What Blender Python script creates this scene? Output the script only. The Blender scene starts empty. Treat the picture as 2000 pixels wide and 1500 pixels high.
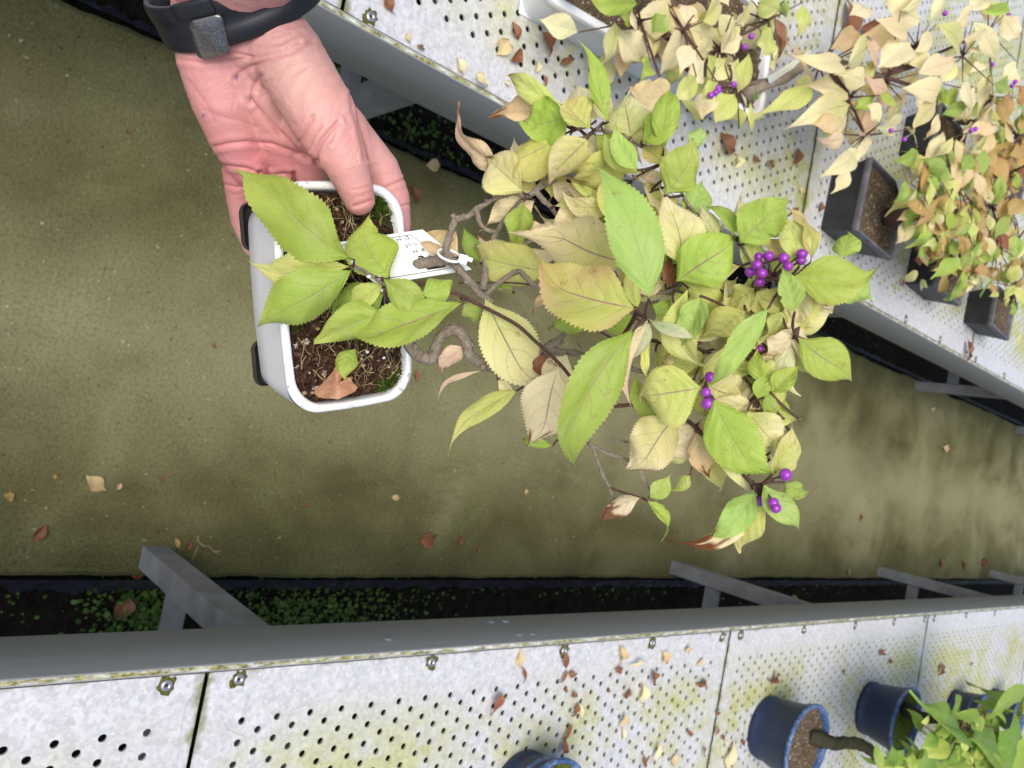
import bpy, math, random
import numpy as np
from mathutils import Vector, Matrix
R = math.radians
scn = bpy.context.scene
col = scn.collection
rnd = random.Random(7)

# ------------------------------------------------------------------ camera
# rows = world X (across the aisle), Y (along it), Z (up) in camera space (x right, y down, z forward)
CM = np.array([[-0.1849, 0.9817, -0.0456], [0.7331, 0.1687, 0.6589], [0.6545, 0.0883, -0.7509]])
CAMH = 1.65                       # lens above the path
DECK = 0.78                       # bench deck above the path
F = 1500.0
camd = bpy.data.cameras.new('camera'); cam = bpy.data.objects.new('camera', camd); col.objects.link(cam)
ax, ay, az = CM @ [1, 0, 0], CM @ [0, -1, 0], CM @ [0, 0, -1]
cam.matrix_world = Matrix(((ax[0], ay[0], az[0], 0), (ax[1], ay[1], az[1], 0), (ax[2], ay[2], az[2], CAMH), (0, 0, 0, 1)))
camd.sensor_width = 36; camd.lens = 27; camd.clip_start = 0.02; camd.clip_end = 200
camd.dof.use_dof = True; camd.dof.focus_distance = 0.42; camd.dof.aperture_fstop = 20.0
scn.camera = cam
# ------------------------------------------------------------------ light
w = bpy.data.worlds.new('World'); scn.world = w; w.use_nodes = True
nt = w.node_tree; bg = nt.nodes['Background']
sky = nt.nodes.new('ShaderNodeTexSky'); sky.sky_type = 'NISHITA'; sky.sun_disc = False
sky.sun_elevation = R(60); sky.sun_rotation = R(178); sky.air_density = 1.0; sky.dust_density = 3.0; sky.ozone_density = 1.0
nt.links.new(sky.outputs[0], bg.inputs[0]); bg.inputs[1].default_value = 0.125
sd = bpy.data.lights.new('sun', 'SUN'); sd.energy = 2.4; sd.angle = R(42); sd.color = (1, .975, .94)
so = bpy.data.objects.new('sun', sd); col.objects.link(so)
el, azm = R(60), R(178)
sdir = Vector((math.sin(azm) * math.cos(el), math.cos(azm) * math.cos(el), math.sin(el)))
so.rotation_euler = sdir.to_track_quat('Z', 'Y').to_euler()
scn.view_settings.view_transform = 'Standard'; scn.view_settings.look = 'None'
scn.view_settings.exposure = 0.5; scn.view_settings.gamma = 1

# ------------------------------------------------------------------ helpers
CO = np.array([0, 0, CAMH])
def P(px, py, d):                 # point at depth d (m) along the view axis
    return CO + CM @ np.array([(px - 1000) / F * d, (py - 750) / F * d, d])
def hit(px, py, z):               # point on the horizontal plane z
    r = CM @ np.array([px - 1000, py - 750, F]); return CO + r * ((z - CAMH) / r[2])
def depth(p): return float((CM.T @ (np.asarray(p) - CO))[2])
def nrm(v): v = np.asarray(v, float); return v / (np.linalg.norm(v) + 1e-12)
def lin(r, g, b): return tuple(((c / 255 / 12.92) if c < 11 else ((c / 255 + .055) / 1.055) ** 2.4) for c in (r, g, b))

class MB:
    def __init__(s): s.v = []; s.f = []; s.m = []; s.c = []; s.uv = []; s.k = []; s.sm = True
    def add(s, vs, fs, mi=0, c=(1, 1, 1), uv=None, vein=0.):
        o = len(s.v)
        s.v += [tuple(map(float, p)) for p in vs]
        s.c += [tuple(x) for x in c] if isinstance(c, list) else [tuple(c)] * len(vs)
        s.uv += list(uv) if uv is not None else [(0.5, 0.9)] * len(vs)
        s.k += [vein] * len(vs)
        s.f += [tuple(o + i for i in q) for q in fs]; s.m += [mi] * len(fs)
    def box(s, c, d, M=None, mi=0, bev=0):
        c = np.array(c); h = np.array(d) / 2; vs = []
        for x in (-1, 1):
            for y in (-1, 1):
                for z in (-1, 1):
                    q = np.array((x, y, z)) * h
                    vs.append(c + (M @ q if M is not None else q))
        s.add(vs, [(0, 1, 3, 2), (4, 6, 7, 5), (0, 4, 5, 1), (2, 3, 7, 6), (0, 2, 6, 4), (1, 5, 7, 3)], mi)
    def tube(s, pts, rad, n=8, mi=0, c=(1, 1, 1), wob=0, cap=True, rg=None):
        pts = [np.asarray(p, float) for p in pts]; m = len(pts)
        rad = list(rad) if hasattr(rad, '__len__') else [rad] * m
        vs = []; up = np.array([.3, .5, .81]); a = None
        for i in range(m):
            t = nrm(pts[min(i + 1, m - 1)] - pts[max(i - 1, 0)])
            a = nrm(np.cross(t, up)) if a is None else nrm(a - t * (a @ t))
            b = np.cross(t, a)
            for k in range(n):
                th = 2 * math.pi * k / n
                r = rad[i] * (1 + (wob * (rg or rnd).uniform(-1, 1) if wob else 0))
                vs.append(pts[i] + r * (a * math.cos(th) + b * math.sin(th)))
        fs = [(i * n + k, i * n + (k + 1) % n, (i + 1) * n + (k + 1) % n, (i + 1) * n + k) for i in range(m - 1) for k in range(n)]
        if cap: fs += [tuple(range(n - 1, -1, -1)), tuple((m - 1) * n + k for k in range(n))]
        s.add(vs, fs, mi, c)
    def ball(s, c, r, nu=10, nv=7, mi=0, cc=(1, 1, 1), sq=(1, 1, 1)):
        vs = [(c[0], c[1], c[2] + r * sq[2])]
        for j in range(1, nv):
            for i in range(nu):
                a = math.pi * j / nv; b = 2 * math.pi * i / nu
                vs.append((c[0] + r * sq[0] * math.sin(a) * math.cos(b), c[1] + r * sq[1] * math.sin(a) * math.sin(b), c[2] + r * sq[2] * math.cos(a)))
        vs.append((c[0], c[1], c[2] - r * sq[2])); L = len(vs) - 1
        fs = [(0, 1 + i, 1 + (i + 1) % nu) for i in range(nu)]
        fs += [(1 + j * nu + i, 1 + (j + 1) * nu + i, 1 + (j + 1) * nu + (i + 1) % nu, 1 + j * nu + (i + 1) % nu) for j in range(nv - 2) for i in range(nu)]
        fs += [(L, 1 + (nv - 2) * nu + (i + 1) % nu, 1 + (nv - 2) * nu + i) for i in range(nu)]
        s.add(vs, fs, mi, cc)
    def lathe(s, prof, c=(0, 0, 0), n=48, mi=0):
        vs = []
        for r, z in prof:
            for k in range(n):
                t = 2 * math.pi * k / n; vs.append((c[0] + r * math.cos(t), c[1] + r * math.sin(t), c[2] + z))
        fs = [(i * n + k, i * n + (k + 1) % n, (i + 1) * n + (k + 1) % n, (i + 1) * n + k) for i in range(len(prof) - 1) for k in range(n)]
        s.add(vs, fs, mi)
    def build(s, name, mats, parent=None, smooth=True, data_attr=True, label=None):
        me = bpy.data.meshes.new(name)
        org = np.zeros(3)
        if parent is not None:
            q_ = parent
            while q_ is not None: org = org + np.array(q_.location); q_ = q_.parent
        elif s.v: 
            a = np.array(s.v); org = np.array([a[:, 0].mean(), a[:, 1].mean(), a[:, 2].min()])
        me.from_pydata([(p[0] - org[0], p[1] - org[1], p[2] - org[2]) for p in s.v], [], s.f)
        for m in (mats if isinstance(mats, (list, tuple)) else [mats]): me.materials.append(m)
        me.polygons.foreach_set('material_index', s.m)
        if smooth: me.polygons.foreach_set('use_smooth', [True] * len(s.f))
        if data_attr:
            at = me.color_attributes.new('Col', 'FLOAT_COLOR', 'POINT')
            at.data.foreach_set('color', np.c_[np.array(s.c, float).reshape(-1, 3), np.ones(len(s.v))].ravel())
            kk = me.attributes.new('vein', 'FLOAT', 'POINT'); kk.data.foreach_set('value', s.k)
            u = me.attributes.new('lf', 'FLOAT2', 'POINT'); u.data.foreach_set('vector', np.array(s.uv, float).ravel())
        me.update()
        o = bpy.data.objects.new(name, me); col.objects.link(o)
        if parent is not None: o.parent = parent
        else: o.location = org
        if label: o['label'] = label
        return o

def tag(o, label=None, cat=None, group=None, kind=None):
    if label: o['label'] = label
    if cat: o['category'] = cat
    if group: o['group'] = group
    if kind: o['kind'] = kind
    return o
def thing(name, label, cat, loc=(0, 0, 0), group=None):
    o = bpy.data.objects.new(name, None); col.objects.link(o); o.location = tuple(map(float, loc)); o.empty_display_size = .05
    return tag(o, label, cat, group)

# ------------------------------------------------------------------ materials
class NT:
    def __init__(s, name):
        s.mat = bpy.data.materials.new(name); s.mat.use_nodes = True; s.t = s.mat.node_tree
        s.b = s.t.nodes['Principled BSDF']; s.out = s.t.nodes['Material Output']
    def n(s, ty, **kw):
        x = s.t.nodes.new('ShaderNode' + ty)
        for k, v in kw.items(): setattr(x, k, v)
        return x
    def lk(s, a, b): s.t.links.new(a, b)
    def setin(s, node, i, v):
        if hasattr(v, 'is_linked') or isinstance(v, bpy.types.NodeSocket): s.lk(v, node.inputs[i])
        else: node.inputs[i].default_value = v
    def math(s, op, a, b=None, c=None, clamp=False):
        x = s.n('Math', operation=op, use_clamp=clamp); s.setin(x, 0, a)
        if b is not None: s.setin(x, 1, b)
        if c is not None: s.setin(x, 2, c)
        return x.outputs[0]
    def pos(s, obj=False):
        return s.n('TexCoord').outputs['Object'] if obj else s.n('NewGeometry').outputs['Position']
    def mapv(s, v, scale=(1, 1, 1), loc=(0, 0, 0)):
        x = s.n('Mapping'); s.lk(v, x.inputs[0]); x.inputs['Scale'].default_value = scale; x.inputs['Location'].default_value = loc; return x.outputs[0]
    def noise(s, v, scale, det=4, rough=.55, dist=0):
        x = s.n('TexNoise'); s.lk(v, x.inputs['Vector']); x.inputs['Scale'].default_value = scale; x.inputs['Detail'].default_value = det
        x.inputs['Roughness'].default_value = rough; x.inputs['Distortion'].default_value = dist; return x.outputs[0]
    def vor(s, v, scale, feat='F1', out=0):
        x = s.n('TexVoronoi', feature=feat); s.lk(v, x.inputs['Vector']); x.inputs['Scale'].default_value = scale; return x.outputs[out]
    def ramp(s, f, stops):
        x = s.n('ValToRGB'); s.lk(f, x.inputs[0]); e = x.color_ramp.elements
        while len(e) < len(stops): e.new(.5)
        for el_, (p, c) in zip(e, stops): el_.position = p; el_.color = (*c, 1) if hasattr(c, '__len__') else (c, c, c, 1)
        return x.outputs[0]
    def mix(s, f, a, b, mode='MIX'):
        x = s.n('Mix', data_type='RGBA', blend_type=mode); s.setin(x, 0, f)
        for i, v in ((6, a), (7, b)):
            if isinstance(v, bpy.types.NodeSocket): s.lk(v, x.inputs[i])
            else: x.inputs[i].default_value = (*v, 1)
        return x.outputs[2]
    def bump(s, h, st=.3, dist=.01):
        x = s.n('Bump'); s.lk(h, x.inputs['Height']); x.inputs['Strength'].default_value = st; x.inputs['Distance'].default_value = dist
        s.lk(x.outputs[0], s.b.inputs['Normal']); return x.outputs[0]
    def base(s, c, rough=.6, spec=.5, metal=0):
        if isinstance(c, bpy.types.NodeSocket): s.lk(c, s.b.inputs['Base Color'])
        else: s.b.inputs['Base Color'].default_value = (*c, 1)
        s.setin(s.b, 'Roughness', rough); s.b.inputs['Specular IOR Level'].default_value = spec; s.b.inputs['Metallic'].default_value = metal
        return s.mat

def simple(name, c, rough=.6, spec=.5, metal=0, nscale=30, var=.25, bump=.15, bd=.002):
    n = NT(name); p = n.pos(True); f = n.noise(p, nscale, 5)
    a = tuple(x * (1 - var) for x in c); b = tuple(min(1, x * (1 + var)) for x in c)
    n.base(n.ramp(f, [(.3, a), (.7, b)]), rough, spec, metal)
    if bump: n.bump(n.noise(p, nscale * 4, 4), bump, bd)
    return n.mat

def mat_leaf():
    n = NT('leaf_surface')
    c = n.n('Attribute', attribute_name='Col').outputs['Color']
    k = n.n('Attribute', attribute_name='vein').outputs['Fac']
    sx = n.n('SeparateXYZ'); n.lk(n.n('Attribute', attribute_name='lf').outputs['Vector'], sx.inputs[0])
    u, s_ = sx.outputs[0], sx.outputs[1]
    p = n.pos()
    wob = n.math('MULTIPLY', n.math('SUBTRACT', n.noise(p, 120, 2), .5), .05)
    a = n.math('ABSOLUTE', s_)
    mid = n.math('LESS_THAN', n.math('ADD', a, wob), n.math('MULTIPLY_ADD', u, -.026, .036))
    midsoft = n.math('SUBTRACT', 1, n.math('DIVIDE', a, n.math('MULTIPLY_ADD', u, -.044, .062)), clamp=True)
    ph = n.math('MULTIPLY', n.math('ADD', n.math('ADD', u, n.math('MULTIPLY', n.math('POWER', a, 1.3), -.34)), n.math('MULTIPLY', wob, 1.6)), 5.2)
    fr = n.math('ABSOLUTE', n.math('SUBTRACT', n.math('FRACT', ph), .5))
    lat = n.math('SUBTRACT', 1, n.math('DIVIDE', fr, .05), clamp=True)
    lat = n.math('MULTIPLY', lat, n.math('SUBTRACT', 1, n.math('POWER', a, 2.2), clamp=True))
    ret = n.vor(n.mapv(p), 420, 'DISTANCE_TO_EDGE')
    retm = n.math('SUBTRACT', 1, n.math('DIVIDE', ret, .14), clamp=True)
    mot = n.noise(p, 70, 4)
    spot = n.math('GREATER_THAN', n.noise(p, 420, 2), .715)
    cc = n.mix(n.math('MULTIPLY', n.math('SUBTRACT', mot, .35, clamp=True), .9), c, n.mix(1, c, (1.1, .98, .80), 'MULTIPLY'))
    cc = n.mix(n.math('MULTIPLY', retm, .13), cc, n.mix(1, c, (.72, .80, .6), 'MULTIPLY'))
    big = n.math('MULTIPLY', n.math('SUBTRACT', n.noise(p, 38, 4, .6), .5, clamp=True), 3.2, clamp=True)
    cc = n.mix(n.math('MULTIPLY', big, .5), cc, n.mix(.42, c, (.88, .82, .52)))
    grn = n.math('MULTIPLY', n.math('SUBTRACT', n.math('ADD', n.noise(n.mapv(p, (1, 1, 1), (.3, .1, .2)), 46, 4, .65), n.math('MULTIPLY', n.math('SUBTRACT', .5, a), .16)), .52, clamp=True), 4, clamp=True)
    cc = n.mix(n.math('MULTIPLY', grn, .40), cc, n.mix(1, c, (.74, .93, .52), 'MULTIPLY'))
    mrg = n.math('MULTIPLY', n.math('SUBTRACT', n.math('ADD', a, n.math('MULTIPLY', n.noise(p, 60, 4), .34)), 1.10, clamp=True), 7, clamp=True)
    cc = n.mix(n.math('MULTIPLY', mrg, .4), cc, (.50, .34, .14))
    vm = n.math('MAXIMUM', n.math('MULTIPLY', midsoft, 1.0), n.math('MULTIPLY', lat, .38))
    pale = n.mix(n.math('MULTIPLY', vm, .38), cc, n.mix(.5, c, (.75, .72, .42)))
    cc = n.mix(n.math('MULTIPLY', n.math('MULTIPLY', vm, k), .92, clamp=True), pale, (.34, .10, .20))
    cc = n.mix(n.math('MULTIPLY', spot, .45), cc, (.25, .14, .05))
    pt = n.math('MULTIPLY', n.math('SUBTRACT', n.noise(n.mapv(p, (1, 1, 1), (.7, .2, .5)), 120, 3, .6), .66, clamp=True), 14, clamp=True)
    cc = n.mix(n.math('MULTIPLY', pt, .5), cc, (.36, .19, .065))
    n.base(cc, .5, .35)
    h = n.math('ADD', n.math('MULTIPLY', vm, -1.0), n.math('MULTIPLY', n.math('ADD', fr, n.math('MULTIPLY', ret, .7)), .9))
    bp = n.bump(h, .35, .0012)
    tr = n.n('BsdfTranslucent'); n.lk(cc, tr.inputs[0]); n.lk(bp, tr.inputs[1])
    ms = n.n('MixShader'); ms.inputs[0].default_value = .42
    n.lk(n.b.outputs[0], ms.inputs[1]); n.lk(tr.outputs[0], ms.inputs[2]); n.lk(ms.outputs[0], n.out.inputs[0])
    return n.mat
def mat_bark(name, c1, c2, sc=90, hi=(.34, .29, .24)):
    n = NT(name); p = n.pos(); f = n.noise(n.mapv(p, (1, 1, 1)), sc, 6, .65)
    g = n.noise(p, sc * 5, 3)
    n.base(n.mix(n.math('MULTIPLY', g, .5), n.ramp(f, [(.3, c1), (.7, c2)]), hi), .85, .2)
    n.bump(n.math('ADD', f, n.math('MULTIPLY', g, .5)), 1.0, .0045); return n.mat
def mat_soil(name, moss=0.0, dark=1.0, cs=((.028, .013, .008), (.085, .042, .026), (.17, .10, .07))):
    n = NT(name); p = n.pos(); v = n.vor(p, 330, 'F1', 1)
    d = n.vor(p, 330, 'F1', 0); f = n.noise(p, 40, 5)
    cc = n.ramp(n.noise(p, 260, 4), [(.3, tuple(x * dark for x in cs[0])), (.55, tuple(x * dark for x in cs[1])), (.8, tuple(x * dark for x in cs[2]))])
    sx = n.n('SeparateColor'); n.lk(v, sx.inputs[0])
    cc = n.mix(n.math('GREATER_THAN', sx.outputs[0], .965), cc, (.5, .44, .34))
    if moss: cc = n.mix(n.math('MULTIPLY', n.math('GREATER_THAN', n.math('ADD', f, n.math('MULTIPLY', n.noise(p, 300, 3), .3)), 1.0 - moss * .5), .85), cc, n.ramp(n.noise(p, 500, 2), [(.3, (.04, .07, .006)), (.7, (.19, .24, .03))]))
    n.base(cc, .95, .15); n.bump(n.math('ADD', d, n.noise(p, 500, 3)), 1.0, .004); return n.mat
def mat_deck():
    n = NT('perforated_deck'); p = n.pos(); ob = n.pos(True)
    sx = n.n('SeparateXYZ'); n.lk(ob, sx.inputs[0])
    fl = n.vor(p, 210, 'F1', 1); fx = n.n('SeparateColor'); n.lk(fl, fx.inputs[0])
    zinc = n.ramp(n.math('MULTIPLY_ADD', fx.outputs[0], .32, n.math('MULTIPLY', n.noise(p, 60, 6, .7), .62)), [(.25, (.385, .385, .385)), (.75, (.585, .58, .58))])
    zinc = n.mix(n.math('MULTIPLY', n.math('GREATER_THAN', n.noise(p, 130, 5, .7), .585), .2), zinc, (.40, .40, .42))
    sc = n.math('LESS_THAN', n.math('ABSOLUTE', n.math('SUBTRACT', n.noise(n.mapv(p, (1, 2.2, 1)), 3.2, 2, .4, .5), .5)), .0012)
    zinc = n.mix(n.math('MULTIPLY', sc, .5), zinc, (.3, .3, .32))
    # algae patches, away from the clean outer strip
    far = n.math('MULTIPLY', n.math('SUBTRACT', n.math('ABSOLUTE', sx.outputs[0]), .035), 10, clamp=True)
    a = n.noise(p, 4.3, 3, .5); a2 = n.noise(p, 34, 5, .65)
    am = n.math('MULTIPLY', n.math('SUBTRACT', n.math('ADD', a, n.math('MULTIPLY', n.math('SUBTRACT', a2, .5), .9)), .37), 3.4, clamp=True)
    sy = n.n('SeparateXYZ'); n.lk(p, sy.inputs[0])
    am = n.math('MULTIPLY', n.math('MULTIPLY', am, far), n.math('MULTIPLY_ADD', sy.outputs[1], .32, .62, clamp=True))
    alg = n.ramp(n.noise(p, 170, 4), [(.25, (.25, .25, .055)), (.7, (.47, .47, .17))])
    cc = n.mix(n.math('MULTIPLY', am, .88), zinc, alg)
    # dirt in the panel joints (object Y runs +-.553) and along the rail
    e = n.math('SUBTRACT', n.math('ABSOLUTE', sx.outputs[1]), .542)
    jm = n.math('MULTIPLY', n.math('ADD', n.math('MULTIPLY', e, 90), n.math('MULTIPLY', n.math('SUBTRACT', a2, .55), 4)), 1.0, clamp=True)
    cc = n.mix(n.math('MULTIPLY', jm, .85), cc, (.16, .16, .04))
    e2 = n.math('SUBTRACT', .004, n.math('ABSOLUTE', sx.outputs[0]))
    jm2 = n.math('ADD', n.math('MULTIPLY', e2, 160), n.math('MULTIPLY', n.math('SUBTRACT', a2, .52), 4), clamp=True)
    cc = n.mix(n.math('MULTIPLY', jm2, .7), cc, (.12, .11, .03))
    n.base(cc, n.math('MULTIPLY_ADD', n.noise(p, 80, 3), .3, .3), .45)
    n.bump(n.noise(p, 240, 4), .12, .002); return n.mat
def mat_rail():
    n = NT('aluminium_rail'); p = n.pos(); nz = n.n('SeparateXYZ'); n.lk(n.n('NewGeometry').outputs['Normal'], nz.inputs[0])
    st = n.noise(n.mapv(p, (1, .06, 3)), 120, 5, .7)
    cc = n.ramp(st, [(.3, (.285, .285, .275)), (.62, (.36, .36, .35)), (.80, (.45, .45, .44))])
    scr = n.math('GREATER_THAN', n.noise(n.mapv(p, (1, .05, 1)), 300, 2, .4), .76)
    cc = n.mix(n.math('MULTIPLY', scr, .4), cc, (.55, .55, .55))
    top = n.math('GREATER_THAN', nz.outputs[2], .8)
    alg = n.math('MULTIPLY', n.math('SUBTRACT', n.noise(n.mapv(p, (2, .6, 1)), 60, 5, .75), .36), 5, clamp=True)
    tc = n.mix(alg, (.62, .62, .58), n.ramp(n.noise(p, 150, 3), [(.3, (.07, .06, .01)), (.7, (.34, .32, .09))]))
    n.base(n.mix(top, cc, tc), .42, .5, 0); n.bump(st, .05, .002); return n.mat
def mat_concrete():
    n = NT('mossy_concrete'); p = n.pos()
    a = n.noise(p, 2.1, 4, .55, .6); b = n.noise(n.mapv(p, (1, .5, 1)), 6.5, 5, .65); g = n.noise(p, 150, 6, .72)
    cc = n.ramp(a, [(.30, (.056, .050, .017)), (.45, (.106, .099, .040)), (.57, (.150, .142, .066)), (.70, (.205, .196, .108))])
    cc = n.mix(n.math('MULTIPLY', n.math('SUBTRACT', b, .5, clamp=True), 2.9, clamp=True), cc, (.060, .051, .020))
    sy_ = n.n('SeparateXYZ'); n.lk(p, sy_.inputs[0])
    near_shade = n.math('MULTIPLY', n.math('ADD', n.math('SUBTRACT', .46, sy_.outputs[1]), n.math('MULTIPLY', n.math('SUBTRACT', n.noise(p, 3.4, 5, .6), .5), 1.6)), 3, clamp=True)  # shade of the person at the camera, painted into the near path colour
    cc = n.mix(n.math('MULTIPLY', near_shade, .6), cc, (.066, .057, .024))
    gr = n.math('MULTIPLY', n.math('SUBTRACT', n.noise(n.mapv(p, (1, 1, 1), (3, 7, 0)), 2.6, 4), .53, clamp=True), 3, clamp=True)
    cc = n.mix(n.math('MULTIPLY', gr, .7), cc, (.11, .13, .038))
    sx = n.n('SeparateXYZ'); n.lk(p, sx.inputs[0])
    ed = n.math('MULTIPLY', n.math('SUBTRACT', n.math('ABSOLUTE', n.math('ADD', sx.outputs[0], .07)), n.math('MULTIPLY_ADD', b, .34, .25)), 6, clamp=True)
    st_ = n.math('MULTIPLY', n.math('SUBTRACT', 1.0, n.math('ADD', n.math('MULTIPLY', n.math('ABSOLUTE', n.math('ADD', sx.outputs[0], .02)), 3.4), n.math('MULTIPLY', n.math('SUBTRACT', b, .5), 1.2)), clamp=True), .55)
    cc = n.mix(st_, cc, (.205, .198, .112))
    fk = n.noise(n.mapv(p, (1, 1, 1), (5, 2, 0)), 75, 2, .5)
    cc = n.mix(n.math('MULTIPLY', n.math('GREATER_THAN', fk, .70), .55), cc, (.045, .040, .022))
    cc = n.mix(n.math('MULTIPLY', n.math('LESS_THAN', fk, .285), .5), cc, (.34, .32, .24))
    cc = n.mix(n.math('MULTIPLY', ed, .8), cc, n.ramp(g, [(.3, (.03, .031, .01)), (.7, (.085, .09, .03))]))
    cc = n.mix(n.math('MULTIPLY', n.math('SUBTRACT', g, .42, clamp=True), 1.5, clamp=True), cc, n.mix(1, cc, (1.8, 1.75, 1.65), 'MULTIPLY'))
    cc = n.mix(n.math('MULTIPLY', n.math('SUBTRACT', .5, g, clamp=True), 2.6, clamp=True), cc, n.mix(1, cc, (.5, .5, .47), 'MULTIPLY'))
    sp = n.vor(p, 170, 'F1', 0)
    cc = n.mix(n.math('MULTIPLY', n.math('LESS_THAN', sp, n.math('MULTIPLY', n.math('SUBTRACT', b, .44, clamp=True), .75)), .5), cc, (.24, .21, .13))
    n.base(cc, .9, .25); n.bump(n.math('ADD', g, n.math('MULTIPLY', n.noise(p, 260, 4), .6)), .55, .004); return n.mat
def mat_skin():
    n = NT('skin'); p = n.pos()
    f = n.noise(p, 38, 4); g = n.noise(n.mapv(p, (1.0, 1.0, 1.0)), 260, 5, .7)
    at = n.n('Attribute', attribute_name='Col').outputs['Color']
    cc = n.mix(n.math('MULTIPLY', n.math('SUBTRACT', f, .38, clamp=True), 1.2, clamp=True), at, n.mix(1, at, (1.0, .76, .74), 'MULTIPLY'))
    cc = n.mix(n.math('MULTIPLY', n.math('GREATER_THAN', n.noise(p, 330, 2), .70), .28), cc, n.mix(1, at, (.86, .6, .58), 'MULTIPLY'))
    n.base(cc, .48, .45)
    n.b.inputs['Subsurface Weight'].default_value = .07; n.b.inputs['Subsurface Radius'].default_value = (.6, .22, .12); n.b.inputs['Subsurface Scale'].default_value = .006
    # fine skin creases across the thumb direction
    wv = n.noise(n.mapv(p, (1.0, 1.0, 1.0)), 95, 5, .6, 1.5)
    ve = n.vor(p, 900, 'DISTANCE_TO_EDGE')
    n.bump(n.math('ADD', n.math('MULTIPLY', wv, 1.0), n.math('ADD', n.math('MULTIPLY', ve, .35), n.math('MULTIPLY', g, .45))), .42, .0020); return n.mat

LEAF = mat_leaf()
BARK = mat_bark('bark', (.15, .115, .08), (.38, .31, .24), 170)
BARKD = mat_bark('dark_mossy_bark', (.014, .013, .007), (.05, .046, .022), 60, (.07, .065, .04))
STEM = mat_bark('red_brown_stem', (.07, .035, .028), (.16, .085, .065), 200, (.2, .12, .10))
SOIL = mat_soil('soil', .0); SOILM = mat_soil('mossy_soil', .95); SOILG = mat_soil('gritty_soil', .2, 1.0, ((.06, .042, .028), (.17, .12, .075), (.36, .27, .18)))
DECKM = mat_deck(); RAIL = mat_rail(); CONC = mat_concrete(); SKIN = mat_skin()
GLAZE = simple('white_glaze', (.71, .70, .72), .22, .5, nscale=14, var=.03, bump=.03)
def mat_rim():
    n = NT('stained_white_glaze'); p = n.pos(); d = n.noise(p, 220, 5, .7); e = n.noise(p, 45, 2)
    m = n.math('MULTIPLY', n.math('SUBTRACT', n.math('ADD', d, n.math('MULTIPLY', e, .4)), .80, clamp=True), 9, clamp=True)
    n.base(n.mix(n.math('MULTIPLY', m, .75), (.72, .72, .72), (.22, .13, .07)), .25, .5); return n.mat
RIM = mat_rim()
FOOT = simple('brown_feet', (.035, .028, .026), .6)
WHITEPL = simple('white_plastic', (.70, .70, .70), .35, .5, nscale=10, var=.06, bump=.03)
BLACKPL = simple('black_plastic', (.020, .020, .023), .5, .4, nscale=25, var=.4, bump=.1)
GREYRIM = simple('worn_grey_plastic', (.11, .105, .115), .5, .4, nscale=60, var=.35)
def mat_blue(name, c, d):
    n = NT(name); p = n.pos(); f = n.noise(p, 26, 5, .6); g = n.noise(p, 120, 4, .7)
    cc = n.ramp(f, [(.3, tuple(x * .65 for x in c)), (.7, c)])
    m = n.math('MULTIPLY', n.math('SUBTRACT', n.math('ADD', g, n.math('MULTIPLY', f, .3)), d, clamp=True), 7, clamp=True)
    n.base(n.mix(n.math('MULTIPLY', m, .5), cc, (.32, .36, .42)), .45, .4); n.bump(g, .12, .002); return n.mat
BLUE = mat_blue('dark_blue_plastic', (.013, .026, .068), .82); BLUERIM = mat_blue('blue_plastic_rim', (.045, .105, .26), .64)
CARD = simple('white_card', (.70, .72, .72), .5, .3, nscale=5, var=.02, bump=0)
INK = simple('black_ink', (.015, .015, .018), .6, .3, bump=0)
TIE = simple('white_nylon', (.72, .73, .75), .35, .5, nscale=20, var=.05, bump=0); TIE.node_tree.nodes['Principled BSDF'].inputs['Subsurface Weight'].default_value = .0
RUBBER = simple('black_rubber', (.009, .010, .013), .45, .45, nscale=60, var=.2, bump=.05)
def mat_clasp():
    n = NT('brushed_metal'); p = n.pos(); f = n.noise(p, 900, 5, .75)
    n.base(n.ramp(f, [(.35, (.12, .115, .11)), (.6, (.26, .25, .24)), (.85, (.7, .68, .64))]), .3, .5, .9); n.bump(f, .2, .0005); return n.mat
CLASP = mat_clasp()
METAL = simple('screw_metal', (.42, .42, .43), .35, .5, .8, nscale=200, var=.2, bump=0)
GREYMET = simple('grey_painted_steel', (.205, .21, .22), .45, .5, 0, nscale=18, var=.22, bump=.05)
def mat_berry():
    n = NT('purple_berry'); p = n.pos(); f = n.noise(p, 300, 3)
    oi = n.n('ObjectInfo').outputs['Random']
    n.base(n.mix(n.math('MULTIPLY', oi, .6), n.ramp(f, [(.3, (.23, .030, .33)), (.7, (.36, .06, .50))]), (.20, .015, .22)), .3, .5); n.b.inputs['Subsurface Weight'].default_value = .1; n.b.inputs['Subsurface Scale'].default_value = .002; return n.mat
BERRY = mat_berry()
ROOT = simple('pale_root', (.30, .22, .11), .7, .3, nscale=200, var=.4, bump=0)
MOSS = simple('moss', (.055, .105, .012), .9, .1, nscale=300, var=.6, bump=.5)
EARTH = simple('trench_earth', (.014, .012, .009), .95, .1, nscale=30, var=.6, bump=.9, bd=.02)
SHEET = simple('black_ground_sheet', (.020, .022, .032), .38, .5, nscale=20, var=.4, bump=.5, bd=.01)
DIRT = simple('algae_dirt', (.085, .08, .022), .9, .1, nscale=400, var=.7, bump=0)
CLEAR = NT('clear_plastic'); CLEAR.base((.62, .68, .68), .15, .5); CLEAR.b.inputs['Transmission Weight'].default_value = .55; CLEAR = CLEAR.mat

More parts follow.
